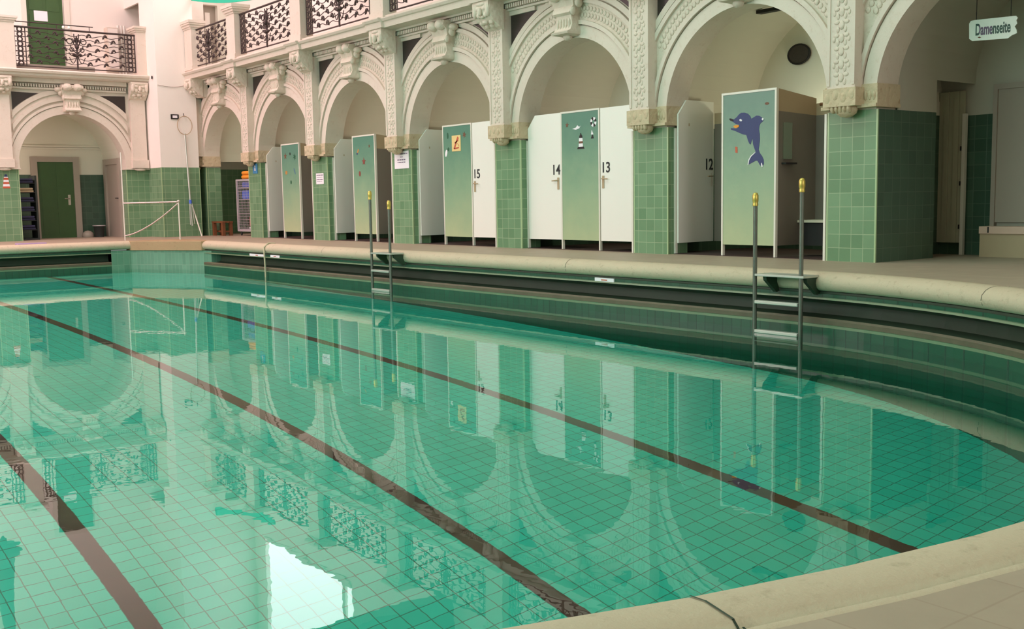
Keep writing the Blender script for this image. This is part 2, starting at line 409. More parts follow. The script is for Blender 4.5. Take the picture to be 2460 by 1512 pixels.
COPE = [(0.26, -0.01), (0.22, 0.0), (0.205, 0.004), (0.19, -0.004), (0.175, 0.008), (0.09, 0.010), (0.04, 0.002), (0.0, -0.02), (-0.03, -0.055), (-0.035, -0.095), (-0.02, -0.135), (0.015, -0.16), (0.06, -0.168), (0.12, -0.168)]
WALLP = [(0.10, -0.165), (0.03, -0.168), (0.025, -0.185), (0.02, -0.19), (0.02, -0.222), (0.005, -0.226), (0.0, -0.242), (0.03, -0.245), (0.20, -0.25), (0.22, -0.30), (0.20, -0.40), (0.05, -0.43), (0.01, -0.412), (-0.005, -0.43), (-0.005, -0.47), (0.0, -0.475), (0.0, -0.50), (0.0, -0.58)]
WMAT = [1, 1, 1, 0, 3, 3, 1, 1, 1, 1, 1, 2, 2, 2, 3, 3, 0]
def basin():
    mb = MB(); mb.sweep(COPE, side, smooth=True)
    cr = mb.build('trim_coping', M['coping'], kind='structure')
    # joints between the coping stones
    mb = MB()
    for i in (5, 11, 21, 27, 33, 42):
        x, y, nx, ny = side[i]; t = (-ny, nx)
        for q in range(len(COPE)-4):
            (o0, z0), (o1, z1) = COPE[q+1], COPE[q+2]
            e = 0.0025
            mb.quad((x+nx*o0-t[0]*e, y+ny*o0-t[1]*e, z0+e), (x+nx*o0+t[0]*e, y+ny*o0+t[1]*e, z0+e), (x+nx*(o1-e)+t[0]*e, y+ny*(o1-e)+t[1]*e, z1+e), (x+nx*(o1-e)-t[0]*e, y+ny*(o1-e)-t[1]*e, z1+e))
    mb.build('stone_joint', M['gutter'], cr)
    mb = MB(); mb.sweep(COPE, endf, smooth=True); mb.build('trim_end_coping', M['coping'], kind='structure')
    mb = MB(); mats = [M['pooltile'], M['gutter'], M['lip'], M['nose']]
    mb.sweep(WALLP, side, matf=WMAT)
    n = len(side)
    for i in range(n-1):
        a, b = side[i], side[i+1]
        mb.quad((a[0], a[1], ZW), (b[0], b[1], ZW), (b[0], b[1], zfloor(b[0])-0.05), (a[0], a[1], zfloor(a[0])-0.05))
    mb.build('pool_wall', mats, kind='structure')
    mb = MB()
    E2 = [(XE, A_CL[1]-0.0, -1, 0), (XE, -8, -1, 0), (XE, -5, -1, 0), (XE, -2.95, -1, 0)]
    mb.sweep(WALLP, E2, matf=WMAT)
    mb.quad((XE, -2.95, -0.165), (XE-0.24, -2.95, -0.165), (XE-0.24, -2.95, -0.58), (XE, -2.95, -0.58), 1)
    mb.quad((XE, A_CL[1], ZW), (XE, -2.95, ZW), (XE, -2.95, -1.6), (XE, A_CL[1], -1.6))
    mb.build('pool_end_wall', mats, kind='structure')
    # corner blocks with plain edge stones
    for A, B, sgn, nm in ((A_CH, B_CH, 1, 'right'), (A_CL, B_CL, -1, 'left')):
        mb = MB()
        yy = -2.95 if sgn > 0 else A[1]
        poly = [(XE+0.004, yy), (XE+0.004, A[1]), (B[0], B[1]), (B[0]+0.35, B[1]+0.02*sgn), (B[0]+0.35, B[1]+0.3*sgn), (XE-0.3, B[1]+0.3*sgn), (XE-0.3, yy)]
        if sgn < 0: poly = poly[::-1]
        mb.xy(poly, -1.7, -0.19)
        mb.build('pool_corner_wall', M['blocktile'], kind='structure')
        mb = MB(); e = 0.05
        poly = [(XE+e, A[1]-e*sgn*0.2), (B[0]+0.02, B[1]-e*sgn), (B[0]+0.02, B[1]+0.25*sgn), (XE-0.25, B[1]+0.25*sgn), (XE-0.25, A[1]-e*sgn*0.2)]
        if sgn < 0: poly = poly[::-1]
        mb.xy(poly, -0.19, 0.006)
        mb.build('trim_corner_stone', M['block'], kind='structure', bevel=0.012)
    # sloping basin floor
    mb = MB(); xs = [-16.2+i*0.5 for i in range(45)]
    for a, b in zip(xs, xs[1:]):
        mb.quad((a, -12.9, zfloor(a)), (b, -12.9, zfloor(b)), (b, -1.3, zfloor(b)), (a, -1.3, zfloor(a)))
    fl = mb.build('pool_floor', M['poolfloor'], kind='structure')
    for y in (-4.20, -6.168, -8.136, -10.104):
        mb = MB()
        for a, b in zip(xs, xs[1:]):
            if b > 5.3: break
            h = 0.0615
            mb.quad((a, y-h, zfloor(a)+0.003), (b, y-h, zfloor(b)+0.003), (b, y+h, zfloor(b)+0.003), (a, y+h, zfloor(a)+0.003))
        mb.build('lane_line', M['lane'], fl)
    # water surface
    rim = [(x+nx*0.0, y+ny*0.0, ZW) for x, y, nx, ny in side] + [(XE, A_CL[1], ZW), (XE, A_CH[1], ZW)]
    mb = MB(); c = (-6, -7.1, ZW); vs = [c]+rim; n = len(rim)
    mb.add(vs, [(0, 1+(i+1) % n, 1+i) for i in range(n)])
    o = mb.build('pool_water', M['water']); o['kind'] = 'stuff'
    o['label'] = 'still green pool water mirroring the arcade'; o['category'] = 'water'
basin()

# ------------------------------------------------------------------ arcade along the right side
ZI, ZC = 1.62, 1.72          # tile top, arch centre height
RA = 1.2
CEN = [-1.8-3*k for k in range(6)]
def arch_wall_piece(mb, c, y0, y1, ztop, r, zc, half, n=28, horizontal=None):
    # wall panel of width 2*half with a round opening, as a function of (u, z)
    P = horizontal
    pts = arcpts(c, zc, r, PI, 0, n)
    tops = [(c-half+2*half*i/n, ztop) for i in range(n+1)]
    for (a, b), (ta, tb) in zip(zip(pts, pts[1:]), zip(tops, tops[1:])):
        mb.quad(P(*a, y0), P(*b, y0), P(*tb, y0), P(*ta, y0))
        mb.quad(P(*a, y0), P(*a, y1), P(*b, y1), P(*b, y0))
    for s0, e in ((-1, pts[0]), (1, pts[-1])):
        q = (c+s0*half, zc); tq = (c+s0*half, ztop)
        te = tops[0] if s0 < 0 else tops[-1]
        mb.quad(P(*q, y0), P(*e, y0), P(*te, y0), P(*tq, y0))
def HX(u, z, d): return (u, d, z)
def ring(mb, c, zc, r0, r1, y0, y1, P, umin, umax, zmax, n=40, m=0):
    # raised band between two radii, clipped to umin..umax and zmax
    def cl(r, a):
        return (c+r*math.cos(a), zc+r*math.sin(a))
    def cp(q): return (min(max(q[0], umin), umax), min(q[1], zmax))
    for i in range(n):
        a, b = PI*i/n, PI*(i+1)/n
        q4 = [cl(r0, a), cl(r1, a), cl(r1, b), cl(r0, b)]
        if all(q[1] >= zmax for q in q4) or all(q[0] <= umin for q in q4) or all(q[0] >= umax for q in q4): continue
        A, B, C, D = [cp(q) for q in q4]
        mb.quad(P(*A, y0), P(*B, y0), P(*C, y0), P(*D, y0), m)
        mb.quad(P(*B, y0), P(*B, y1), P(*C, y1), P(*C, y0), m)
        mb.quad(P(*A, y0), P(*D, y0), P(*D, y1), P(*A, y1), m)
def keystone(mb, c, y, P, zt=3.56):
    # scrolled cartouche over a fluted console; P(u, z, d)
    def bl(u, z, d, ru, rz, rd):
        u *= 1.15; ru *= 1.15; d *= 1.45; rd *= 1.3
        p = P(c+u, z, y+d); q = P(c+u+ru, z, y+d+rd)
        mb.blob(p, (abs(q[0]-p[0]), abs(q[1]-p[1]), rz), 12, 8)
    def slab(prof):
        prof = [(d*1.45, z, w*1.15) for d, z, w in prof]
        for (d0, z0, w0), (d1, z1, w1) in zip(prof, prof[1:]):
            mb.quad(P(c-w0, z0, y-d0), P(c-w1, z1, y-d1), P(c+w1, z1, y-d1), P(c+w0, z0, y-d0))
            for s0 in (-1, 1): mb.quad(P(c+s0*w0, z0, y-d0), P(c+s0*w1, z1, y-d1), P(c+s0*w1, z1, y+0.03), P(c+s0*w0, z0, y+0.03))
    slab([(0.0, zt-0.01, 0.18), (0.15, zt-0.03, 0.19), (0.17, zt-0.10, 0.20), (0.12, zt-0.15, 0.19), (0.10, zt-0.24, 0.175), (0.13, zt-0.33, 0.15), (0.10, zt-0.36, 0.13), (0.03, zt-0.37, 0.12)])
    slab([(0.05, zt-0.34, 0.135), (0.10, zt-0.36, 0.135), (0.09, zt-0.48, 0.14), (0.12, zt-0.56, 0.15), (0.16, zt-0.585, 0.15), (0.15, zt-0.61, 0.145), (0.06, zt-0.62, 0.12), (0.0, zt-0.63, 0.1)])
    for s0 in (-1, 1):
        bl(s0*0.095, zt-0.085, -0.14, 0.095, 0.085, 0.07)
        bl(s0*0.235, zt-0.13, -0.05, 0.075, 0.055, 0.06); bl(s0*0.20, zt-0.20, -0.05, 0.04, 0.07, 0.05)
        bl(s0*0.155, zt-0.31, -0.09, 0.03, 0.06, 0.04)
    for k in range(5): bl(-0.10+k*0.05, zt-0.48, -0.095, 0.018, 0.085, 0.025)
    bl(0, zt-0.64, -0.05, 0.06, 0.05, 0.05)
def corbel(mb, u, y, P, zt=3.60, depth=0.29):
    # console with a low carved lion mask, smooth curved cheeks
    def bl(a, z, d, ru, rz, rd):
        p = P(u+a, z, y+d); q = P(u+a+ru, z, y+d+rd)
        mb.blob(p, (abs(q[0]-p[0]), abs(q[1]-p[1]), rz), 10, 7)
    w = 0.195; k = depth/0.29
    prof = [(0.0, zt), (0.28, zt), (0.29, zt-0.03), (0.285, zt-0.10), (0.27, zt-0.16), (0.24, zt-0.22), (0.20, zt-0.27), (0.14, zt-0.31), (0.08, zt-0.36), (0.0, zt-0.40)]
    prof = [(d*k, z) for d, z in prof]
    for (d0, z0), (d1, z1) in zip(prof, prof[1:]):
        mb.quad(P(u-w, z0, y-d0), P(u-w, z1, y-d1), P(u+w, z1, y-d1), P(u+w, z0, y-d0))
    for s0 in (-1, 1):
        mb.add([P(u+s0*w, z, y-d) for d, z in prof], [tuple(range(len(prof)))])
        bl(s0*0.075, zt-0.10, -0.275*k, 0.06, 0.035, 0.025); bl(s0*0.08, zt-0.19, -0.25*k, 0.05, 0.045, 0.035)
        bl(s0*0.155, zt-0.13, -0.265*k, 0.045, 0.10, 0.045); bl(s0*0.11, zt-0.29, -0.16*k, 0.05, 0.04, 0.05); bl(s0*0.06, zt-0.335, -0.10*k, 0.045, 0.035, 0.05)
    bl(0, zt-0.15, -0.295*k, 0.032, 0.065, 0.04); bl(0, zt-0.22, -0.255*k, 0.055, 0.022, 0.03); bl(0, zt-0.285, -0.19*k, 0.06, 0.04, 0.05); bl(0, zt-0.04, -0.285*k, 0.12, 0.03, 0.02)

PIL = (-0.50, -0.16)      # pilaster, relative to the pillar's right edge
def pillar(xr, w=0.6, y1=0.36):
    xl = xr-w
    mb = MB(); mb.box(xl, xr, 0.0, y1, 0.0, ZI-0.02)
    o = mb.build('pillar', M['tile'], kind='structure')
    mb = MB()
    for x in (xl, xr): mb.box(x-0.009, x+0.009, -0.004, 0.014, 0.0, ZI-0.02)
    mb.build('corner_strip', M['edge'], o)
    # plaster strip, carved capital with a hanging boss
    mb = MB(); mb.box(xl+0.02, xr-0.02, 0.01, y1, ZI-0.02, ZI+0.02); mb.build('plaster_band', M['stone'], o)
    mb = MB(); z0, z1 = ZI+0.0, ZI+0.24
    mb.box(xl-0.02, xr+0.03, -0.05, y1, z0+0.03, z1)
    mb.box(xl-0.035, xr+0.04, -0.09, y1, z0, z0+0.035)
    a, b = xr+PIL[0]-0.03, xr+PIL[1]+0.03
    mb.box(a, b, -0.2, 0.0, z0+0.02, z1-0.03)
    cx = (a+b)/2
    mb.blob((cx+0.02, -0.09, z0-0.01), (0.13, 0.09, 0.085), 10, 6)
    for k in range(4): mb.blob((a+0.05+k*(b-a-0.1)/3, -0.195, z0+0.11+0.03*(k % 2)), (0.04, 0.014, 0.06))
    for k in range(3): mb.blob((xr-0.11+k*0.05, -0.05, z0+0.12), (0.02, 0.012, 0.05)); mb.blob((xl+0.04+k*0.03, -0.05, z0+0.12), (0.016, 0.012, 0.05))
    for k in range(5): mb.blob((cx-0.10+k*0.05, -0.15, z0+0.0), (0.026, 0.05, 0.05))
    mb.build('capital', M['capital'], o)
    # pilaster with carved ornament
    a, b = xr+PIL[0], xr+PIL[1]; mb = MB()
    mb.box(a, b, -0.17, 0.0, z1-0.04, 3.5)
    for x in (a, b-0.035): mb.box(x, x+0.035, -0.182, -0.17, z1, 3.24)
    pl = mb.build('pilaster', M['stone'], o)
    mb = MB(); cx = (a+b)/2
    z = z1+0.08; k = 0
    while z < 3.18:
        mb.blob((cx, -0.170, z), (0.035, 0.012, 0.05))
        for s0 in (-1, 1):
            mb.blob((cx+s0*0.06, -0.170, z+0.03), (0.035, 0.010, 0.022)); mb.blob((cx+s0*0.045, -0.170, z-0.045), (0.022, 0.009, 0.035))
            if k % 2: mb.blob((cx+s0*0.09, -0.170, z-0.01), (0.02, 0.009, 0.03))
        z += 0.135; k += 1
    mb.build('carved_relief', M['carved'], pl)
    if xr < -17: cx = -17.75
    mb = MB(); corbel(mb, cx, -0.16, HX, 3.605); mb.build('corbel', M['carved'], o)
    if xr < -17:
        mb = MB(); mb.box(-17.94, -17.57, -0.165, 0, 3.2, 3.6); mb.box(-18.84, a-0.002, -0.165, 0, z1, 3.6); mb.box(b+0.002, -18.04, -0.165, 0, z1, 3.2); mb.build('pilaster', M['stone'], o)
    return o
def bay(c):
    root = MB()
    arch_wall_piece(root, c, 0.0, 0.35, 3.62, RA, ZC, 1.5, horizontal=HX)
    o = root.build('arch_wall', M['stone'], kind='structure')
    u0, u1 = c-1.5+0.44-0.6+0.0, c+1.06
    u0, u1 = c-1.36, c+1.30
    mb = MB(); ring(mb, c, ZC, RA, 1.36, -0.03, 0.0, HX, c-1.5, c+1.5, 3.5); ring(mb, c, ZC, 1.375, 1.43, -0.06, 0.0, HX, c-1.45, c+1.45, 3.5)
    ring(mb, c, ZC, 1.66, 1.72, -0.06, 0.0, HX, u0-.15, u1+.15, 3.47, 56); ring(mb, c, ZC, 1.74, 1.82, -0.045, 0.0, HX, u0-.15, u1+.15, 3.47, 56)
    arv = mb.build('archivolt', M['stone'], o)
    mb = MB(); ring(mb, c, ZC, 1.43, 1.67, -0.025, 0.0, HX, u0-.15, u1+.15, 3.5, 56)
    for i in range(44):
        a = 0.62+(PI-1.24)*i/43
        for r, q in ((1.50, 0), (1.59, 0.5)):
            aa = a+q*(PI-1.24)/43
            mb.blob((c+r*math.cos(aa), -0.025, ZC+r*math.sin(aa)), (0.036, 0.011, 0.036), 6, 4)
    mb.build('carved_band', M['carved'], arv)
    mb = MB(); keystone(mb, c+0.03, -0.04, HX); mb.build('keystone', M['carved'], o)
    # dark spandrel panels
    for s0 in (-1, 1):
        ue = c+(-1.36 if s0 < 0 else 1.0+0.0)
        ue = c-1.37 if s0 < 0 else c+1.31
        pts = []
        for i in range(9):
            u = ue + (-s0)*0.68*i/8
            zz = ZC+math.sqrt(max(0.0, 1.835**2-(u-c)**2)); pts.append((u, min(zz, 3.41)))
        poly = [(ue, 3.41)]+pts
        if s0 > 0: poly = poly[::-1]
        mb = MB(); mb.xz(poly, -0.012, 0.0); mb.build('spandrel_panel', M['granite'], o)
        mb = MB(); a0, a1 = (ue, ue+0.6) if s0 < 0 else (ue-0.6, ue)
        mb.box(a0, a1, -0.04, 0, 3.41, 3.47)
        mb.box(ue-0.03, ue, -0.04, 0, 2.9, 3.41) if s0 < 0 else mb.box(ue, ue+0.03, -0.04, 0, 2.9, 3.41)
        mb.build('spandrel_frame', M['stone'], o)
    mb = MB(); mb.box(c-1.5, c+1.5, -0.08, 0, 3.47, 3.50); mb.box(c-1.5, c+1.5, -0.16, 0, 3.57, 3.62)
    x = c-1.36
    while x < c+1.32: mb.box(x, x+0.03, -0.13, 0, 3.505, 3.56); x += 0.052
    mb.build('dentil_frieze', M['stone'], o)
def alcove(c, half=1.4, depth=1.9, tile='tile_shaded', r=None, x0=None, x1=None, openleft=False):
    mb = MB(); xa, xb = (c-half, c+half) if x0 is None else (x0, x1)
    c = (xa+xb)/2; half = (xb-xa)/2; r = half; zc = 1.75; n = 24
    if openleft:
        xo = xa-1.6
        mb.box(xo, xa, 0.30, 0.36, 0, 1.75, 1)
        mb.quad((xo, 0.35, 0), (xo, depth, 0), (xo, depth, ZI), (xo, 0.35, ZI), 1); mb.quad((xo, 0.35, ZI), (xo, depth, ZI), (xo, depth, 2.4), (xo, 0.35, 2.4), 0)
        mb.quad((xo, depth, 0), (xa, depth, 0), (xa, depth, ZI), (xo, depth, ZI), 1); mb.quad((xo, depth, ZI), (xa, depth, ZI), (xa, depth, 2.4), (xo, depth, 2.4), 0)
        mb.quad((xo, 0.35, 2.4), (xa, 0.35, 2.4), (xa, depth, 2.4), (xo, depth, 2.4), 0)
    for x, fl in ((xa, 0), (xb, 1)):
        if openleft and fl == 0: continue
        mb.quad((x, 0.35, ZI), (x, depth, ZI), (x, depth, zc), (x, 0.35, zc), 0)
        mb.quad((x, 0.35, 0), (x, depth, 0), (x, depth, ZI), (x, 0.35, ZI), 1)
    mb.quad((xa, depth, 0), (xb, depth, 0), (xb, depth, ZI), (xa, depth, ZI), 1)
    mb.quad((xa, depth, ZI), (xb, depth, ZI), (xb, depth, zc), (xa, depth, zc), 0)
    pts = arcpts(c, zc, r, PI, 0, n)
    mb.add([(u, depth, z) for u, z in pts], [tuple(range(n+1))], 0)
    b = len(mb.v)
    for p, q in zip(pts, pts[1:]):
        mb.add([(p[0], 0.35, p[1]), (q[0], 0.35, q[1]), (q[0], depth, q[1]), (p[0], depth, p[1])], [(0, 1, 2, 3)], 0, True)
    # cheeks closing the sides behind the pillars
    for (u, z), s0 in (((xa, 0), 1), ((xb, 0), -1)): pass
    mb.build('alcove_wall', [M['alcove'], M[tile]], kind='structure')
for k in range(-1, 6):
    bay(-1.8-3*k)
for n in range(0, 8):
    pillar(3.0-3*n)
for k in range(0, 6): alcove(-1.8-3*k, tile='tile' if k == 5 else 'tile_shaded', openleft=(k == 5))

# balcony slab with projections over each corbel, pedestals and gallery wall
def balcony():
    mb = MB()
    prof = [(-0.10, 3.60), (-0.42, 3.602), (-0.43, 3.65), (-0.435, 3.69), (-0.465, 3.70), (-0.49, 3.735), (-0.49, 3.75), (-0.40, 3.755), (-0.40, 3.80), (-0.08, 3.80), (-0.08, 3.76), (1.1, 3.76), (1.1, 3.60)]
    mb.yz(prof, -18.05, 24.0)
    for n in range(0, 8):
        cx = 3.0-3*n-0.33
        pr = [(-0.10, 3.604), (-0.47, 3.604), (-0.48, 3.65), (-0.485, 3.695), (-0.515, 3.705), (-0.54, 3.74), (-0.54, 3.756), (-0.44, 3.76), (-0.44, 3.806), (0.0, 3.806)]
        mb.yz(pr, cx-0.26, cx+0.26)
    mb.build('balcony_slab', M['stone'], kind='structure')
    for n in range(0, 8):
        cx = 3.0-3*n-0.33 if n < 7 else -17.72
        mb = MB(); mb.box(cx-0.23, cx+0.23, -0.42, -0.12, 3.80, 3.88); mb.box(cx-0.21, cx+0.21, -0.40, -0.14, 3.88, 4.71)
        for i, (e, z, h) in enumerate(((0.015, 4.71, 0.04), (0.04, 4.75, 0.05), (0.065, 4.80, 0.04), (0.08, 4.84, 0.06))): mb.box(cx-0.21-e, cx+0.21+e, -0.40-e, -0.14+e, z, z+h)
        mb.build('balcony_pedestal_wall', M['stone'], kind='structure')
    # gallery wall behind, with a tall daylit window
    Y = 1.05; z0, z1 = 3.735, 10.4
    wx0, wx1, wz0, wz1 = -17.9, -13.5, 6.45, 9.6
    mb = MB()
    mb.box(-18.5, wx0, Y, Y+0.2, z0, z1); mb.box(wx1, 24.0, Y, Y+0.2, z0, z1); mb.box(wx0, wx1, Y, Y+0.2, z0, wz0); mb.box(wx0, wx1, Y, Y+0.2, wz1, z1)
    mb.build('wall_right', M['plaster'], kind='structure')
    mb = MB(); mb.quad((wx0, Y+0.1, wz0), (wx1, Y+0.1, wz0), (wx1, Y+0.1, wz1), (wx0, Y+0.1, wz1))
    w = mb.build('window_1', M['window'], kind='structure')
    mb = MB(); mb.box(-14.0, -13.88, Y+0.02, Y+0.08, wz0, wz1); mb.box(wx0, wx1, Y-0.03, Y+0.05, wz0-0.1, wz0)
    mb.build('window_frame', M['frame'], w)
    # wall closing the far end of the gallery, with a grey doorway
    X = -18.5
    mb = MB(); mb.box(X-0.2, X, -0.33, 0.02, z0, z1); mb.box(X-0.2, X, 0.66, Y, z0, z1); mb.box(X-0.2, X, 0.02, 0.66, 5.46, z1)
    mb.build('wall_gallery_end', M['plaster'], kind='structure')
    mb = MB(); mb.box(X-0.16, X-0.12, 0.02, 0.66, z0, 5.46); d = mb.build('door_3', M['greydoor'], kind='structure')
    mb = MB(); mb.box(X, X+0.03, -0.16, 0.02, z0, 5.56); mb.box(X, X+0.03, 0.66, 0.86, z0, 5.56); mb.box(X, X+0.027, 0.02, 0.66, 5.46, 5.555); mb.build('door_frame', M['frame'], d)
    mb = MB(); mb.box(X-0.12, X-0.11, 0.40, 0.52, z0+0.1, 5.3); mb.build('door_panel', M['plaster'], d)
balcony()

# ------------------------------------------------------------------ far end of the hall
XF = -18.8
def HY(u, z, d): return (XF - d, u, z)     # u = world y, d grows away from the hall
EC = [-2.77, -5.70]
def end_wall():
    for c in EC:
        mb = MB(); half = 1.465
        n = 28; P = HY; r = 1.17; zc = 1.64; ztop = 3.6
        arch_wall_piece(mb, c, 0.0, 0.35, ztop, r, zc, half, horizontal=P)
        o = mb.build('end_arch_wall', M['stone'], kind='structure')
        mb = MB(); ring(mb, c, zc, r, 1.34, -0.03, 0, P, c-1.46, c+1.46, 3.45); ring(mb, c, zc, 1.355, 1.41, -0.05, 0, P, c-1.43, c+1.43, 3.45); ring(mb, c, zc, 1.46, 1.54, -0.05, 0, P, c-1.24, c+1.24, 3.3, 64); ring(mb, c, zc, 1.62, 1.72, -0.035, 0, P, c-1.24, c+1.24, 3.3, 64)
        mb.build('archivolt', M['stone'], o)
        mb = MB(); keystone(mb, c, -0.04, P, 3.46); mb.build('keystone', M['carved'], o)
        for s0 in (-1, 1):
            ue = c+s0*1.22; pts = []
            for i in range(9):
                u = ue-s0*0.55*i/8; pts.append((u, min(ZC-0.08+math.sqrt(max(0, 1.73**2-(u-c)**2)), 3.25)))
            poly = [(ue, 3.25)]+pts
            if s0 < 0: poly = poly[::-1]
            mb = MB(); mb.yz(poly, XF, XF+0.02); mb.build('spandrel_panel', M['granite'], o)
        mb = MB(); mb.box(XF, XF+0.06, c-1.24, c+1.24, 3.32, 3.36); mb.box(XF, XF+0.13, c-1.24, c+1.24, 3.46, 3.56)
        y = c-1.22
        while y < c+1.22: mb.box(XF, XF+0.09, y, y+0.03, 3.37, 3.43); y += 0.055
        mb.build('dentil_frieze', M['stone'], o)
    for yc in (-1.30, -4.235, -7.165):      # piers
        y0, y1 = yc-0.29, yc+0.29
        if yc > -2: y0, y1 = -1.60, -1.0
        mb = MB(); mb.box(XF-0.35, XF, y0, y1, 0, 1.57); o = mb.build('pillar', M['tile'], kind='structure')
        mb = MB()
        for y in (y0, y1): mb.box(XF-0.012, XF+0.004, y-0.008, y+0.008, 0, 1.57)
        mb.build('corner_strip', M['edge'], o)
        mb = MB(); mb.box(XF-0.35, XF+0.06, y0-0.02, y1+0.02, 1.60, 1.80); mb.box(XF-0.36, XF+0.09, y0-0.035, y1+0.035, 1.57, 1.60)
        ym = (y0+y1)/2; mb.box(XF+0.06, XF+0.16, yc-0.19, yc+0.19, 1.605, 1.79); mb.blob((XF+0.10, yc, 1.572), (0.05, 0.14, 0.035)); mb.build('capital', M['stone'], o)
        mb = MB(); mb.box(XF-0.02, XF+0.12, yc-0.17, yc+0.17, 1.785, 3.3); mb.build('pilaster', M['stone'], o)
        mb = MB(); corbel(mb, yc, -0.10, HY, 3.555, 0.24); mb.build('corbel', M['carved'], o)
    # balcony slab, pedestals
    mb = MB()
    prof = [(0.10, 3.55), (0.26, 3.555), (0.32, 3.59), (0.32, 3.63), (0.38, 3.645), (0.40, 3.69), (0.36, 3.72), (-2.2, 3.72), (-2.2, 3.55)]
    pv = [(XF+o, z) for o, z in prof]
    mb.prism(pv, lambda p: (p[0], -9.0, p[1]), lambda p: (p[0], -0.93, p[1]))
    mb.build('end_balcony_slab', M['stone'], kind='structure')
    for yc in (-1.10, -4.1, -7.0):
        mb = MB(); x0, x1 = XF-0.12, XF+0.26
        mb.box(x0, x1, yc-0.19, yc+0.19, 3.72, 4.70)
        for e, z in ((0.02, 4.70), (0.05, 4.74), (0.07, 4.78)): mb.box(x0-e, x1+e, yc-0.19-e, yc+0.19+e, z, z+0.045)
        mb.build('balcony_pedestal_wall', M['stone'], kind='structure')
    # wide corner pier rising the full height
    XA = -17.95
    mb = MB(); mb.box(-18.9, XA, -1.08, -0.18, 1.60, 10.4); mb.box(-18.9, -18.45, -0.33, 0.3, 1.60, 10.4); mb.build('wall_corner_pier', M['plaster'], kind='structure')
    mb = MB(); mb.box(-18.9, XA, -1.08, -0.18, 0, 1.60); mb.box(-18.9, -18.58, -0.33, 0.3, 0, 1.60); cb = mb.build('wall_corner_base', M['tile'], kind='structure')
    mb = MB()
    for x, y in ((XA, -1.08), (XA, -0.18)): mb.box(x-0.012, x+0.004, y-0.008, y+0.008, 0, 1.6)
    mb.build('corner_strip', M['edge'], cb)
    # upper end wall with green door
    X = -20.3; z0, z1 = 3.72, 10.4; dy0, dy1, dz = -3.2, -2.37, 5.95
    mb = MB(); mb.box(X-0.2, X, -13, dy0, z0, z1); mb.box(X-0.2, X, dy1, -0.95, z0, z1); mb.box(X-0.2, X, dy0, dy1, dz, z1)
    mb.build('wall_end', M['plaster'], kind='structure')
    mb = MB(); mb.box(X-0.14, X-0.08, dy0, dy1, z0, dz)
    d = mb.build('door_1', M['greendoor'], kind='structure')
    mb = MB()
    for a, b in ((dy0+0.08, -2.83), (-2.74, dy1-0.08)):
        for c0, c1 in ((3.85, 4.5), (4.6, 5.2), (5.3, 5.85)): mb.box(X-0.085, X-0.07, a, b, c0, c1)
    mb.build('door_panel', M['greendoor'], d)
    mb = MB(); mb.box(X-0.02, X+0.03, dy0-0.11, dy0, z0, dz+0.1); mb.box(X-0.02, X+0.03, dy1, dy1+0.13, z0, dz+0.1); mb.box(X-0.02, X+0.027, dy0, dy1, dz, dz+0.1); mb.build('door_frame', M['frame'], d)
    mb = MB(); mb.box(X-0.066, X-0.062, -3.02, -2.72, 5.06, 5.29)
    tag(mb.build('door_notice', M['paper'], loc=(X-0.07, -2.87, 5.06)), 'white paper notice taped on the green upper door', 'notice')
    # recess wall at the right end of the end gallery
    mb = MB(); mb.box(-20.5, -20.3, -0.95, 0.2, z0, z1); mb.box(-20.3, -18.5, -0.35, -0.30, z0, z1); mb.box(-20.3, -18.9, -0.95, -0.90, 5.50, z1); mb.build('wall_gallery_return', M['plaster'], kind='structure')
    mb = MB(); mb.box(-20.25, -19.0, -0.40, -0.37, z0, 5.6); mb.build('door_4', M['greydoor'], kind='structure')
end_wall()

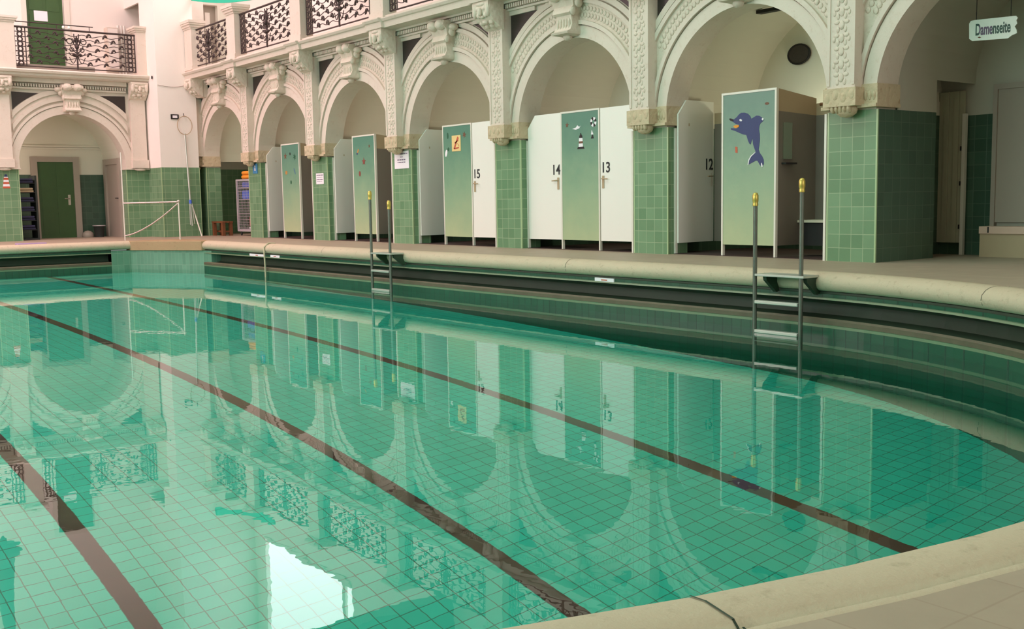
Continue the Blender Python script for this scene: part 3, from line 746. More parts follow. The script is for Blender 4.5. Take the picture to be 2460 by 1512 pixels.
def end_room():
    x0, x1, ya, yb = -20.4, XF-0.35, -3.95, -1.60; depth = x0
    for c, ya, yb in ((EC[0], -4.25, -1.60), (EC[1], -7.15, -4.25)):
        mb = MB(); cc = (ya+yb)/2; r = (yb-ya)/2; zc = 1.66; n = 22
        pts = arcpts(cc, zc, r, PI, 0, n)
        mb.add([(depth, u, z) for u, z in pts], [tuple(range(n+1))], 0)
        for p, q in zip(pts, pts[1:]): mb.add([(x1, p[0], p[1]), (q and x1, q[0], q[1]), (depth, q[0], q[1]), (depth, p[0], p[1])], [(0, 1, 2, 3)], 0, True)
        zt = 1.50
        mb.quad((depth, ya, 0), (depth, yb, 0), (depth, yb, zt), (depth, ya, zt), 1); mb.quad((depth, ya, zt), (depth, yb, zt), (depth, yb, zc), (depth, ya, zc), 0)
        for y in (ya, yb): mb.quad((x1, y, 0), (depth, y, 0), (depth, y, zt), (x1, y, zt), 1); mb.quad((x1, y, zt), (depth, y, zt), (depth, y, zc), (x1, y, zc), 0)
        mb.build('end_alcove_wall', [M['alcove'], M['tile_shaded']], kind='structure')
    D = depth
    mb = MB(); mb.box(D, D+0.05, -4.2, -1.62, 2.15, 2.19); mb.box(D, D+0.035, -4.2, -1.62, 2.10, 2.14); mb.build('trim_1', M['alcove'], kind='structure')
    # green door
    mb = MB(); mb.box(D+0.01, D+0.05, -3.17, -2.36, 0, 1.80); d = mb.build('door_2', M['greendoor'], kind='structure')
    mb = MB()
    for a, b in ((-3.10, -2.81), (-2.75, -2.46)):
        for c0, c1 in ((0.1, 0.6), (0.68, 1.15), (1.22, 1.72)): mb.box(D+0.05, D+0.058, a, b, c0, c1)
    mb.build('door_panel', M['greendoor'], d)
    mb = MB(); mb.box(D, D+0.09, -3.31, -3.17, 0, 1.92); mb.box(D, D+0.09, -2.36, -2.22, 0, 1.92); mb.box(D, D+0.085, -3.17, -2.36, 1.80, 1.915); mb.build('door_frame', M['greydoor'], d)
    mb = MB(); mb.tube([(D+0.06, -2.48, 0.93), (D+0.10, -2.48, 0.93), (D+0.10, -2.60, 0.93)], 0.012); mb.box(D+0.05, D+0.062, -2.51, -2.45, 0.78, 1.02); mb.build('door_handle', M['chrome'], d)
    # grey side door on the right wall of the alcove
    Y = -1.60
    mb = MB(); mb.box(-20.15, -19.25, Y-0.03, Y-0.01, 0, 1.72); d = mb.build('door_5', M['greydoor'], kind='structure')
    mb = MB(); mb.box(-20.3, -20.15, Y-0.07, Y, 0, 1.86); mb.box(-19.25, -19.10, Y-0.07, Y, 0, 1.86); mb.box(-20.15, -19.25, Y-0.065, Y, 1.72, 1.855); mb.build('door_frame', M['greydoor'], d)
    mb = MB(); mb.tube([(-19.36, Y-0.03, 0.92), (-19.36, Y-0.07, 0.92), (-19.47, Y-0.07, 0.92)], 0.012); mb.build('door_handle', M['dark'], d)
    # bucket and stone doorstop
    mb = MB(); mb.lathe([(0.10, 0.0), (0.13, 0.26), (0.14, 0.27), (0.125, 0.27), (0.09, 0.02)], (-20.0, -1.93, 0.0), 18)
    b = mb.build('bucket', M['rubber'], loc=(-20.0, -1.93, 0)); tag(b, 'dark bucket standing on the floor beside the grey side door', 'bucket')
    mb = MB(); mb.tube([(-20.0+0.14*math.cos(2*PI*i/18), -1.93+0.14*math.sin(2*PI*i/18), 0.272) for i in range(18)], 0.012, 6, closed=True); mb.build('rim', M['mesh'], b)
    mb = MB(); mb.blob((-20.12, -2.16, 0.04), (0.12, 0.14, 0.12), 10, 6)
    tag(mb.build('floor_cloth', M['greydoor'], loc=(-20.12, -2.16, 0)), 'crumpled grey cloth heap on the floor left of the bucket', 'cloth')
    # swim-board rack beside the green door
    r = thing('swimming_aid_rack', 'tall dark rack of swimming boards left of the green end door', 'rack', (-19.55, -3.72, 0))
    mb = MB(); mb.box(-19.8, -19.3, -4.02, -3.98, 0, 1.45); mb.box(-19.8, -19.3, -3.50, -3.46, 0, 1.45); mb.box(-19.8, -19.3, -3.98, -3.5, 0.0, 0.04); mb.build('frame', M['rubber'], r)
    for i in range(6):
        mb = MB(); mb.box(-19.78, -19.32, -3.98, -3.5, 0.22+0.21*i, 0.235+0.21*i); mb.build('shelf', M['rubber'], r)
    k = 0
    for i in range(6):
        mb = MB()
        z = 0.235+0.21*i
        nm = ['lowest', 'second lowest', 'third lowest', 'third highest', 'second highest', 'topmost'][i]
        for q, (e, z0) in enumerate(((0.0, z+0.001), (0.015, z+0.052))):
            mb = MB(); mb.box(-19.7+e, -19.31+e, -3.95+e, -3.53-e, z0, z0+0.048)
            tag(mb.build('swim_board', M['foam'] if i != 4 else M['beige'], loc=(-19.5, -3.74, z0), bevel=0.015), f'{"tan" if i == 4 else "dark"} foam swim board, {"upper" if q else "lower"} of two on the {nm} shelf of the rack', 'swim board', 'swim boards in the rack')
    mb = MB(); mb.lathe([(0.10, 0), (0.12, 0.02), (0.12, 0.05), (0.1, 0.07)], (-19.2, -3.72, 0), 14)
end_room()

# things on the end gallery
def gallery_things():
    c = thing('electrical_cabinet', 'pink grey electrical cabinet on the end gallery wall', 'cabinet', (-20.2, -1.31, 4.0))
    mb = MB(); mb.box(-20.3, -20.05, -1.47, -1.20, 4.0, 5.0); mb.build('body', M['stone'], c, bevel=0.01)
    mb = MB(); mb.box(-20.05, -20.04, -1.45, -1.22, 4.03, 4.97); mb.build('door', M['plaster'], c)
    for i, y in enumerate((-1.14, -1.06, -0.99)):
        mb = MB(); mb.tube([(-20.2, y-0.02, 3.73), (-20.2, y-0.02, 5.08)], 0.025 if i != 1 else 0.02, 8)
        tag(mb.build('white_pipe', M['white'], loc=(-20.2, y, 3.73)), ['white upright pipe nearest the electrical cabinet', 'middle white upright pipe right of the cabinet', 'white upright pipe nearest the corner pier'][i], 'pipe', 'white pipes on the end gallery')
    # stone kerb and small lights on the rail
    mb = MB(); mb.box(-18.80, -18.74, -3.88, -2.2, 3.72, 3.86)
    tag(mb.build('kerb_board', M['greydoor'], loc=(-18.69, -3.0, 3.72)), 'grey board standing along the foot of the end balcony railing', 'board')
    for i, y in enumerate((-2.86, -2.74)):
        mb = MB(); mb.blob((-18.66, y, 4.69), (0.025, 0.03, 0.035)); tag(mb.build('rail_lamp', M['white'], loc=(-18.66, y, 4.655)), ['left small white lamp on the end balcony rail', 'right small white lamp on the end balcony rail'][i], 'lamp', 'small lamps on the end balcony rail')
    mb = MB(); pts = [(-18.45+0.0*t, -1.0, 3.0) for t in range(2)]
    # exit sign
    e = thing('exit_sign', 'small black framed exit sign on the white corner pier', 'sign', (-17.94, -0.70, 2.70))
    mb = MB(); mb.box(-17.95, -17.925, -0.80, -0.62, 2.70, 2.81); mb.build('frame', M['dark'], e)
    mb = MB(); mb.box(-17.925, -17.92, -0.765, -0.655, 2.725, 2.785); mb.build('face', M['paper'], e)
    k = thing('wall_hook', 'tiny ring hook on the white corner pier beside the end balcony', 'hook', (-18.2, -1.09, 3.62))
    mb = MB(); mb.tube([(-18.2+0.03*math.cos(2*PI*i/12), -1.10, 3.65+0.03*math.sin(2*PI*i/12)) for i in range(12)], 0.009, 6, closed=True); mb.build('ring', M['dark'], k)
    # thin cable across the pier
    mb = MB(); P0, P1 = Vector((-17.94, -1.07, 3.46)), Vector((-17.94, -0.1, 3.62))
    mb.tube([P0.lerp(P1, i/10)+Vector((0.006, 0, -0.10*math.sin(PI*i/10))) for i in range(11)], 0.006, 6)
    tag(mb.build('cable', M['greydoor'], loc=P0), 'thin cable sagging across the white corner pier', 'cable')
    # teal awning under the gallery ceiling
    mb = MB(); N = 18
    for i in range(N):
        t0, t1 = i/N, (i+1)/N
        def q(t): return (-18.40+3.65*t, -0.15-0.02*math.sin(t*9), 5.515-0.84*t+0.27*t*t)
        a, b = q(t0), q(t1)
        h = 0.16
        mb.quad(a, b, (b[0], b[1]+0.02, b[2]+h), (a[0], a[1]+0.02, a[2]+h)); mb.quad((a[0], a[1]+0.03, a[2]), (a[0], a[1]+0.05, a[2]+h), (b[0], b[1]+0.05, b[2]+h), (b[0], b[1]+0.03, b[2]))
    tag(mb.build('teal_awning', M['teal'], loc=(-17, -0.12, 5.4)), 'teal fabric awning hanging above the far right gallery', 'awning')
gallery_things()

# ------------------------------------------------------------------ wrought iron balcony railings
def railing(name, label, u0, u1, z0, z1, P, group, seed, loc, ends=True):
    rnd = random.Random(seed); root = thing(name, label, 'railing', loc, group)
    H = z1-z0; L = u1-u0
    mb = MB(); mb.tube([P(u0, z1, 0), P(u1, z1, 0)], 0.022, 8)
    mb.build('top_rail', M['iron'], root)
    mb = MB(); mb.tube([P(u0, z0, 0), P(u1, z0, 0)], 0.014, 6); mb.build('bottom_rail', M['iron'], root)
    e = 0.22
    for a in (u0+0.015, u1-0.015-e):
        mb = MB()
        for k in (0, 0.07, e-0.07, e): mb.tube([P(a+k, z0, 0), P(a+k, z1, 0)], 0.012, 6)
        nr = 8
        for i in range(nr+1): z = z0+H*i/nr; mb.tube([P(a, z, 0), P(a+0.07, z, 0)], 0.011, 5); mb.tube([P(a+e-0.07, z, 0), P(a+e, z, 0)], 0.011, 5)
        nw = 24
        for ph in (0, PI): mb.tube([P(a+e/2+0.06*math.sin(i*2*PI/6+ph), z0+H*i/nw, 0) for i in range(nw+1)], 0.014, 5)
        mb.build('lattice_panel', M['iron'], root)
    a, b = u0+0.015+e, u1-0.015-e; c = (a+b)/2
    mb = MB(); rows = 8
    for i in range(1, rows):
        z = z0+H*i/rows; n = 36
        mb.tube([P(a+(b-a)*j/n, z+0.022*math.sin(j*0.9+i*2.1), 0) for j in range(n+1)], 0.008, 5)
    for i in range(1, rows):
        z = z0+H*i/rows
        for j in range(6):
            u = a+(b-a)*(j+0.5+(0.25 if i % 2 else -0.25))/6
            if abs(u-c) < 0.16: continue
            s0 = -1 if u < c else 1
            mb.tube([P(u+s0*(0.055-0.11*q/7), z+0.05*math.sin(q/7*PI*1.2)-0.01, -0.008) for q in range(8)], [0.008+0.018*math.sin(PI*q/7) for q in range(8)], 6)
            mb.blob(P(u-s0*0.03, z-0.008, -0.01), (0.032, 0.02, 0.032), 6, 4)
    mb.build('scrollwork', M['iron'], root)
    mb = MB()
    mb.tube([P(c, z0-0.02, -0.01), P(c, z0+H*0.8, -0.01)], 0.02, 6)
    for s0 in (-1, 1):
        for h0, h1, w in ((0.3, 0.42, 0.17), (0.4, 0.62, 0.13), (0.55, 0.8, 0.09), (0.62, 0.92, 0.05)):
            mb.tube([P(c+s0*w*math.sin(PI*0.55*q/8)/math.sin(PI*0.55), z0+H*(h0+(h1-h0)*q/8), -0.01) for q in range(9)], 0.012, 5)
        mb.tube([P(c+s0*(0.02+0.15*q/8), z0+H*(0.30-0.16*math.sin(q/8*PI)), -0.01) for q in range(9)], 0.009, 5)
        mb.tube([P(c+s0*0.11+0.045*math.cos(q*2*PI/10), z0+H*0.5+0.045*math.sin(q*2*PI/10), -0.01) for q in range(10)], 0.011, 5, closed=True)
        mb.tube([P(c+s0*0.15+0.06*math.cos(q*2*PI/10), z0+H*0.72+0.06*math.sin(q*2*PI/10), -0.01) for q in range(10)], 0.011, 5, closed=True)
    p0 = P(c, z0+H*0.36, -0.015)
    for q in range(9): mb.blob(P(c+0.055*(q-4)/2.0*0.7, z0+H*(0.36+0.02*math.cos(q)), -0.02), (0.035, 0.035, 0.03), 6, 4)
    mb.blob(P(c, z0+H*0.58, -0.02), (0.05, 0.05, 0.06), 8, 5)
    for q in range(5): mb.blob(P(c+0.03*(q-2), z0+H*(0.72+0.05*(2-abs(q-2))), -0.02), (0.02, 0.02, 0.045), 6, 4)
    mb.build('centre_ornament', M['iron'], root)
    return root
RY = -0.27
first = None
names = ['in the far corner of the right balcony', 'on the right balcony, second from the far corner', 'on the right balcony, third from the far corner', 'on the right balcony above booth fifteen', 'on the right balcony above booths thirteen and fourteen', 'on the right balcony above the dolphin booth']
for k in range(6):
    u0 = -18.0-0.33+0.21; u1 = -15.33-0.21
    loc = (-16.83, RY, 3.88)
    lab = 'black wrought iron railing panel with scrolls '+names[k]
    if k == 0: first = railing('balcony_railing', lab, u0, u1, 3.885, 4.69, lambda u, z, d: (u, RY+d, z), 'wrought iron panels of the right balcony', 3, loc)
    else: dup(first, (loc[0]+3*k, RY, 3.88), lab)
def PE(u, z, d): return (XF+0.14-d, u, z)
r = railing('balcony_railing', 'black wrought iron railing of the end balcony below the green door', -3.90, -1.29, 3.80, 4.63, PE, None, 4, (XF+0.14, -2.6, 3.8))
mb = MB(); mb.tube([PE(-3.9, 4.74, 0), PE(-2.22, 4.74, 0)], 0.012, 6)
for u in (-3.6, -3.0, -2.3): mb.tube([PE(u, 4.63, 0), PE(u, 4.74, 0)], 0.008, 5)
mb.build('upper_rail', M['iron'], r)
railing('balcony_railing', 'black wrought iron railing of the end balcony at the left edge', -6.81, -4.29, 3.80, 4.63, PE, None, 5, (XF+0.14, -5.6, 3.8))

# ------------------------------------------------------------------ changing booths
YB = 0.13
def sticker(parent, name, poly, mat, y=YB-0.018, t=0.002):
    mb = MB(); mb.xz(poly, y-t, y); return mb.build(name, mat, parent)
def disc(u, z, ru, rz, n=14, a=0.0):
    return [(u+ru*math.cos(2*PI*i/n)*math.cos(a)-rz*math.sin(2*PI*i/n)*math.sin(a), z+ru*math.cos(2*PI*i/n)*math.sin(a)+rz*math.sin(2*PI*i/n)*math.cos(a)) for i in range(n)]
def star(u, z, r, n=5, k=0.45, a0=0.3): return [(u+(r if i % 2 == 0 else r*k)*math.cos(a0+PI*i/n), z+(r if i % 2 == 0 else r*k)*math.sin(a0+PI*i/n)) for i in range(2*n)]
def door_poly(w, cut_left):
    # local u from hinge side 0 to w; corner cut on the hinge side
    p = [(0, 0.14), (w, 0.14), (w, 1.945), (0.17, 1.945), (0, 1.76)]
    return p
def booth(c, label, left_open, right_open, numL=None, numR=None, hooks=True):
    t = thing('changing_booth', label, 'changing booth', (c, YB, 0), 'changing booths in the arcade')
    mb = MB(); mb.box(c-0.385, c+0.385, YB-0.014, YB+0.014, 0.14, 1.925); fp = mb.build('front_panel', M['panel'], t)
    mb = MB(); mb.box(c-0.41, c-0.385, YB-0.02, YB+0.02, 0.0, 1.95); mb.box(c+0.385, c+0.41, YB-0.02, YB+0.02, 0.0, 1.95); mb.box(c-0.385, c+0.385, YB-0.02, YB+0.02, 1.925, 1.95); mb.build('panel_frame', M['frame'], t)
    for u, y in ((c-1.185, YB), (c+1.168, 0.012)):
        mb = MB(); mb.box(u-0.014, u+0.014, y-0.02, y+0.02, 0.0, 1.59); mb.build('post', M['frame'], t)
    D = 0.86
    for u, s0 in ((c+0.392, 1), (c-0.392, -1)):
        mb = MB(); mb.yz([(YB+0.02, 0.14), (D, 0.14), (D, 1.66), (YB+0.02, 1.69)], u-0.01, u+0.01, 0)
        mb.yz([(YB+0.02, 1.69), (D, 1.66), (D, 1.86), (YB+0.02, 1.945)], u-0.01, u+0.01, 1)  # paler top band on partition and back panel paints in light from above
        mb.build('partition', [M['grey'], M['beige']], t)
        v = c+s0*1.19
        mb = MB(); mb.box(min(u, v), max(u, v), D, D+0.02, 0.14, 1.66, 0); mb.box(min(u, v), max(u, v), D, D+0.02, 1.66, 1.80, 1); mb.build('back_panel', [M['grey'], M['beige']], t)
        if s0 < 0: continue
        mb = MB(); mb.box(min(u, v)+0.012, max(u, v)-0.012, 0.52, D, 0.40, 0.43); b = mb.build('seat', M['bench'], t)
        mb = MB(); mb.box(min(u, v)+0.02, max(u, v)-0.02, 0.56, D-0.01, 0.13, 0.40); mb.build('seat_support', M['dark'], b)
    for s0, op, num in ((-1, left_open, numL), (1, right_open, numR)):
        hinge = c+s0*(1.165 if not op else 1.15); w = 0.745
        ang = {False: 0.0, True: math.radians(96)}[bool(op)]
        d = -s0
        def PT(u, z, y, hinge=hinge, d=d, ang=ang): # u along the door, y normal (negative = hall side when shut)
            du, dy = math.cos(ang)*d, math.sin(ang)
            return (hinge+du*u-math.sin(ang)*d*y*1.0, YB+dy*u+math.cos(ang)*y, z)
        mb = MB(); mb.prism(door_poly(w, True), lambda p: PT(p[0], p[1], 0.012), lambda p: PT(p[0], p[1], -0.012))
        dr = mb.build('door', M['white'], t)
        e = 0.055
        if num:
            def place(x, y, z, PT=PT, s0=s0):
                uu = w-0.105
                return PT(uu - s0*x if True else uu, 1.135+y, -0.014-z)
            text('door_number', num, 0.20, M['black'], dr, place, 0.96, weight=0.003)
        mb = MB(); mb.tube([PT(w-e, 0.99, -0.012), PT(w-e, 0.99, -0.045), PT(w-e-0.11, 0.985, -0.045)], 0.009, 6); mb.box(*sorted((PT(w-e-0.02, 0, -0.012)[0], PT(w-e+0.02, 0, -0.02)[0])), *sorted((PT(w-e, 0, -0.02)[1], PT(w-e, 0, -0.012)[1]+0.002)), 0.86, 1.03)
        mb.build('handle', M['beige'], dr)
    return t, fp
labs = ['changing booth with a dolphin picture and an open white door numbered twelve', 'changing booth of two shut white doors numbered thirteen and fourteen', 'changing booth with a yellow warning sign and a shut door numbered fifteen', 'open changing booth with rust red sea stickers, behind the farther ladder', 'farthest open changing booth with small brown and green sea stickers']
bt = []
cfg = [(True, True, '12', None), (False, False, '14', '13'), (True, False, None, '15'), (True, True, None, None), (True, True, None, None)]
for k in range(5):
    mb = MB(); mb.box(CEN[k]-1.38, CEN[k]+1.38, 0.37, 1.89, 0.0, 0.006); mb.box(CEN[k]-1.19, CEN[k]+1.19, 0.10, 0.37, 0.0, 0.006); mb.build('booth_floor_shade', M['boothshade'], kind='structure')  # thin dark sheet added for the shade under the booths
for k in range(5): bt.append(booth(CEN[k], labs[k], *cfg[k]))

# pictures on the panels
def dolphin(fp):
    u0, z0, s = CEN[0]-0.385, 0, 1
    # crop coordinates of the drawing turned into panel metres
    def q(px, py): return (-2.205+(px-60)*0.000582+0.012, 1.795-(py-0)*0.000545)
    out = [(225, 275), (270, 270), (350, 300), (430, 255), (480, 205), (545, 170), (640, 175), (720, 205), (780, 260), (805, 320), (870, 290), (940, 260), (1010, 270), (1075, 310), (1130, 345), (1100, 395), (1040, 430), (1015, 480), (1005, 560), (1025, 660), (1030, 780), (1015, 900), (1000, 985), (1030, 1060), (1090, 1130), (1130, 1210), (1135, 1300), (1085, 1350), (1030, 1310), (975, 1225), (930, 1215), (860, 1245), (790, 1275), (735, 1290), (755, 1200), (800, 1120), (870, 1070), (925, 1030), (890, 950), (855, 860), (840, 740), (815, 800), (795, 865), (765, 850), (725, 780), (695, 690), (680, 655), (600, 640), (500, 600), (400, 555), (280, 515), (275, 480), (350, 490), (420, 500), (500, 470), (480, 420), (400, 400), (330, 350), (260, 315)]
    pts = [q(*p) for p in out]
    import mathutils
    def fill(poly, name, mat, y, t=0.002):
        tri = mathutils.geometry.tessellate_polygon([[Vector((a, b, 0)) for a, b in poly]])
        mb = MB(); mb.add([(a, y-t, b) for a, b in poly], [tuple(r) for r in tri]); n = len(poly)
        mb.add([(a, y-t, b) for a, b in poly]+[(a, y, b) for a, b in poly], [(i, (i+1) % n, n+(i+1) % n, n+i) for i in range(n)])
        return mb.build(name, mat, fp)
    fill(pts, 'dolphin_picture', M['navy'], YB-0.0145)
    fill([q(*p) for p in [(350, 440), (420, 425), (490, 430), (485, 475), (410, 490), (360, 470)]], 'dolphin_tongue', M['orange'], YB-0.0175)
    fill([q(*p) for p in [(500, 320), (530, 300), (575, 330), (560, 355), (520, 350)]], 'dolphin_eye', M['paper'], YB-0.0175)
    fill([q(*p) for p in [(725, 1300), (745, 1190), (800, 1110), (915, 1035), (920, 1045), (815, 1125), (765, 1200), (745, 1300)]], 'dolphin_edge', M['paper'], YB-0.0175)
    fill([q(*p) for p in [(1065, 1290), (1085, 1265), (1110, 1340), (1100, 1365), (1075, 1345)]], 'dolphin_edge', M['paper'], YB-0.0175)
    fill([q(*p) for p in [(1070, 345), (1100, 320), (1130, 345), (1100, 375)]], 'dolphin_edge', M['paper'], YB-0.0175)
    fill([q(*p) for p in [(225, 275), (270, 272), (345, 305), (340, 340), (260, 315)]], 'dolphin_snout', M['dark'], YB-0.0175)
    fill([q(*p) for p in [(390, 890), (450, 895), (455, 1030), (400, 1020)]], 'orange_mark', M['red'], YB-0.0145)
    sticker(fp, 'fish_sticker', disc(CEN[0]+0.27, 1.78, 0.03, 0.015), M['brownst'], YB-0.0145)
dolphin(bt[0][1])
ys = YB-0.0145
fp = bt[1][1]; c = CEN[1]
# lighthouse, life ring, boat, gull, crab
for i, (z0, z1, w0, w1, m) in enumerate(((1.415, 1.445, 0.075, 0.06, 'dark'), (1.445, 1.49, 0.045, 0.042, 'paper'), (1.49, 1.52, 0.042, 0.04, 'brownst'), (1.52, 1.565, 0.04, 0.036, 'paper'), (1.565, 1.60, 0.034, 0.028, 'dark'), (1.60, 1.635, 0.02, 0.004, 'dark'))):
    sticker(fp, 'lighthouse_band', [(c+0.02-w0, z0), (c+0.02+w0, z0), (c+0.02+w1, z1), (c+0.02-w1, z1)], M[m], ys)
for k in range(8):
    a0, a1 = k*PI/4, (k+1)*PI/4; n = 4
    po = [(c+0.285+0.062*math.cos(a0+(a1-a0)*i/n), 1.77+0.066*math.sin(a0+(a1-a0)*i/n)) for i in range(n+1)]
    pi_ = [(c+0.285+0.024*math.cos(a1+(a0-a1)*i/n), 1.77+0.026*math.sin(a1+(a0-a1)*i/n)) for i in range(n+1)]
    sticker(fp, 'life_ring_segment', po+pi_, M['paper' if k % 2 else 'dark'], ys)
sticker(fp, 'gull_sticker', [(c-0.16, 1.70), (c-0.08, 1.715), (c-0.05, 1.745), (c-0.01, 1.72), (c+0.02, 1.735), (c-0.01, 1.70), (c-0.08, 1.685)], M['paper'], ys)
sticker(fp, 'boat_sail', [(c+0.235, 1.60), (c+0.285, 1.60), (c+0.25, 1.665)], M['paper'], ys)
sticker(fp, 'boat_hull', [(c+0.23, 1.545), (c+0.29, 1.545), (c+0.275, 1.595), (c+0.255, 1.595)], M['dark'], ys)
sticker(fp, 'crab_sticker', star(c-0.27, 1.76, 0.04), M['brownst'], ys)
fp = bt[2][1]; c = CEN[2]
sticker(fp, 'seahorse_sticker', disc(c-0.26, 1.78, 0.022, 0.05), M['greenst'], ys); sticker(fp, 'octopus_sticker', star(c+0.21, 1.77, 0.055, 6), M['brownst'], ys)
sticker(fp, 'duck_sticker', disc(c-0.31, 1.50, 0.03, 0.06, a=-0.3), M['paper'], ys); sticker(fp, 'palm_sticker', star(c-0.25, 1.56, 0.04), M['greenst'], ys)
w = thing('warning_sign', 'yellow square warning sign with a red slipping figure on the panel beside door fifteen', 'sign', (c-0.015, ys, 1.53))
mb = MB(); x0, x1, z0, z1 = c-0.14, c+0.11, 1.52, 1.775; mb.box(x0, x1, ys-0.006, ys, z0, z1); mb.build('plate', M['yellow'], w, bevel=0.003)
mb = MB()
for po in ([(0.05, 0.05), (0.09, 0.04), (0.19, 0.22), (0.165, 0.235)], [(0.05, 0.05), (0.07, 0.03), (0.2, 0.045), (0.2, 0.07)], [(0.08, 0.14), (0.1, 0.12), (0.19, 0.165), (0.185, 0.185)], [(0.15, 0.13), (0.17, 0.12), (0.21, 0.085), (0.205, 0.075)]): mb.xz([(x0+a, z0+b) for a, b in po], ys-0.008, ys-0.0055)
mb.xz(disc(x0+0.175, z0+0.205, 0.022, 0.024), ys-0.009, ys-0.0055)
mb.build('figure', M['red'], w)
fp = bt[3][1]; c = CEN[3]
sticker(fp, 'fish_sticker', disc(c-0.20, 1.67, 0.045, 0.022, a=0.9), M['ochre'], ys); sticker(fp, 'fish_tail', disc(c-0.24, 1.62, 0.026, 0.02), M['navy'], ys); sticker(fp, 'lobster_sticker', star(c+0.0, 1.47, 0.075, 5, 0.45), M['rust'], ys); sticker(fp, 'crab_sticker', disc(c-0.16, 1.25, 0.035, 0.05), M['rust'], ys); sticker(fp, 'shell_sticker', star(c+0.21, 1.74, 0.035), M['brownst'], ys)
fp = bt[4][1]; c = CEN[4]
sticker(fp, 'crab_sticker', star(c-0.22, 1.70, 0.07), M['brownst'], ys); sticker(fp, 'plant_sticker', star(c+0.2, 1.67, 0.07, 6), M['greenst'], ys); sticker(fp, 'fish_sticker', disc(c-0.2, 1.36, 0.05, 0.04), M['ochre'], ys); sticker(fp, 'whale_sticker', disc(c+0.18, 1.38, 0.022, 0.075, a=0.5), M['slate'], ys); sticker(fp, 'shell_sticker', disc(c+0.0, 1.16, 0.03, 0.04), M['greenst'], ys); sticker(fp, 'snail_sticker', disc(c, 1.74, 0.025, 0.03), M['dark'], ys)
# mirror with shelf in the open booth
mr = thing('booth_mirror', 'narrow mirror above a small shelf inside the dolphin booth', 'mirror', (-1.39, 0.42, 1.0))
mb = MB(); mb.box(-1.398, -1.388, 0.24, 0.40, 1.14, 1.56); mb.build('glass', M['mirror'], mr)
mb = MB(); mb.box(-1.398, -1.33, 0.22, 0.42, 1.08, 1.10); mb.build('shelf', M['dark'], mr)
mb = MB(); mb.tube([(-1.3, 0.8, 1.78), (-0.64, 0.8, 1.78)], 0.018, 8); tag(mb.build('clothes_rail', M['woodbench'], loc=(-1.0, 0.8, 1.78)), 'brown clothes rail across the top of the dolphin booth', 'rail')

# ------------------------------------------------------------------ notices, signs and vents
def notice(label, x0, x1, z0, z1, lines, y=-0.004, name='notice', mat='paper'):
    t = thing(name, label, 'notice', ((x0+x1)/2, y, z0))
    mb = MB(); mb.box(x0, x1, y-0.003, y, z0, z1); mb.build('sheet', M[mat], t)
    mb = MB(); w = x1-x0; h = z1-z0; rnd = random.Random(int(abs(x0)*100))
    for zz, a, b, th in lines:
        x = x0+a*w
        while x < x0+b*w:
            l = min(rnd.uniform(0.02, 0.06), x0+b*w-x); mb.box(x, x+l, y-0.0042, y-0.0025, z0+zz*h-th/2, z0+zz*h+th/2); x += l+0.012
    mb.build('writing', M['ink'], t)
notice('large white notice on the green pillar left of booth fifteen', -9.53, -9.07, 1.29, 1.59, [(0.84, 0.1, 0.9, 0.02), (0.66, 0.4, 0.6, 0.015), (0.5, 0.2, 0.78, 0.02), (0.36, 0.22, 0.78, 0.018)])
notice('small white notice with violet lines on the pillar between the open booths', -12.46, -12.15, 1.09, 1.30, [(0.82, 0.08, 0.92, 0.018), (0.64, 0.1, 0.85, 0.01), (0.42, 0.08, 0.92, 0.018), (0.25, 0.1, 0.8, 0.01)])
b = thing('blue_sign', 'small blue sign with a white figure on the pillar beside the trolley', 'sign', (-15.25, -0.004, 1.38))
mb = MB(); mb.box(-15.36, -15.13, -0.012, -0.004, 1.38, 1.59); mb.build('plate', M['signblue'], b)
mb = MB(); mb.xz(disc(-15.245, 1.535, 0.025, 0.025), -0.015, -0.011); mb.xz([(-15.28, 1.44), (-15.21, 1.44), (-15.225, 1.505), (-15.265, 1.505)], -0.015, -0.011); mb.build('figure', M['paper'], b)
# lighthouse sticker on the end pier
l = thing('lighthouse_sticker', 'red and white lighthouse sticker on the green tiled end pier', 'sticker', (XF, -4.21, 1.16))
for i, (z0, z1, w0, w1, m) in enumerate(((1.16, 1.20, 0.075, 0.07, 'red'), (1.20, 1.25, 0.07, 0.062, 'paper'), (1.25, 1.295, 0.062, 0.056, 'red'), (1.295, 1.34, 0.056, 0.05, 'paper'), (1.34, 1.385, 0.05, 0.044, 'red'), (1.385, 1.41, 0.044, 0.04, 'paper'), (1.41, 1.46, 0.034, 0.02, 'navy'))):
    mb = MB(); mb.yz([(-4.21-w0, z0), (-4.21+w0, z0), (-4.21+w1, z1), (-4.21-w1, z1)], XF+0.001, XF+0.005); mb.build('lighthouse_band', M[m], l)
# vent and soffit lamps
v = thing('wall_vent', 'round dark vent high on the alcove wall above the dolphin booth', 'vent', (-2.43, 1.89, 2.54))
mb = MB(); n = 24; po = disc(-2.43, 2.56, 0.17, 0.125, 24); mb.xz(po, 1.86, 1.895); mb.build('grille', M['granite'], v)
mb = MB(); mb.tube([(-2.43+0.172*math.cos(2*PI*i/n), 1.86, 2.56+0.127*math.sin(2*PI*i/n)) for i in range(n)], 0.012, 6, closed=True); mb.build('rim', M['dark'], v)
f = thing('vault_lamp', 'dark flat lamp fixed in the vault above the dolphin booth', 'lamp', (-2.1, 0.95, 3.05))
mb = MB(); mb.box(-2.35, -1.85, 0.9, 1.0, 2.98, 3.02); mb.build('housing', M['dark'], f); mb = MB(); mb.tube([(-2.1, 0.95, 3.02), (-2.1, 0.95, 3.14)], 0.015, 6); mb.build('stem', M['dark'], f)
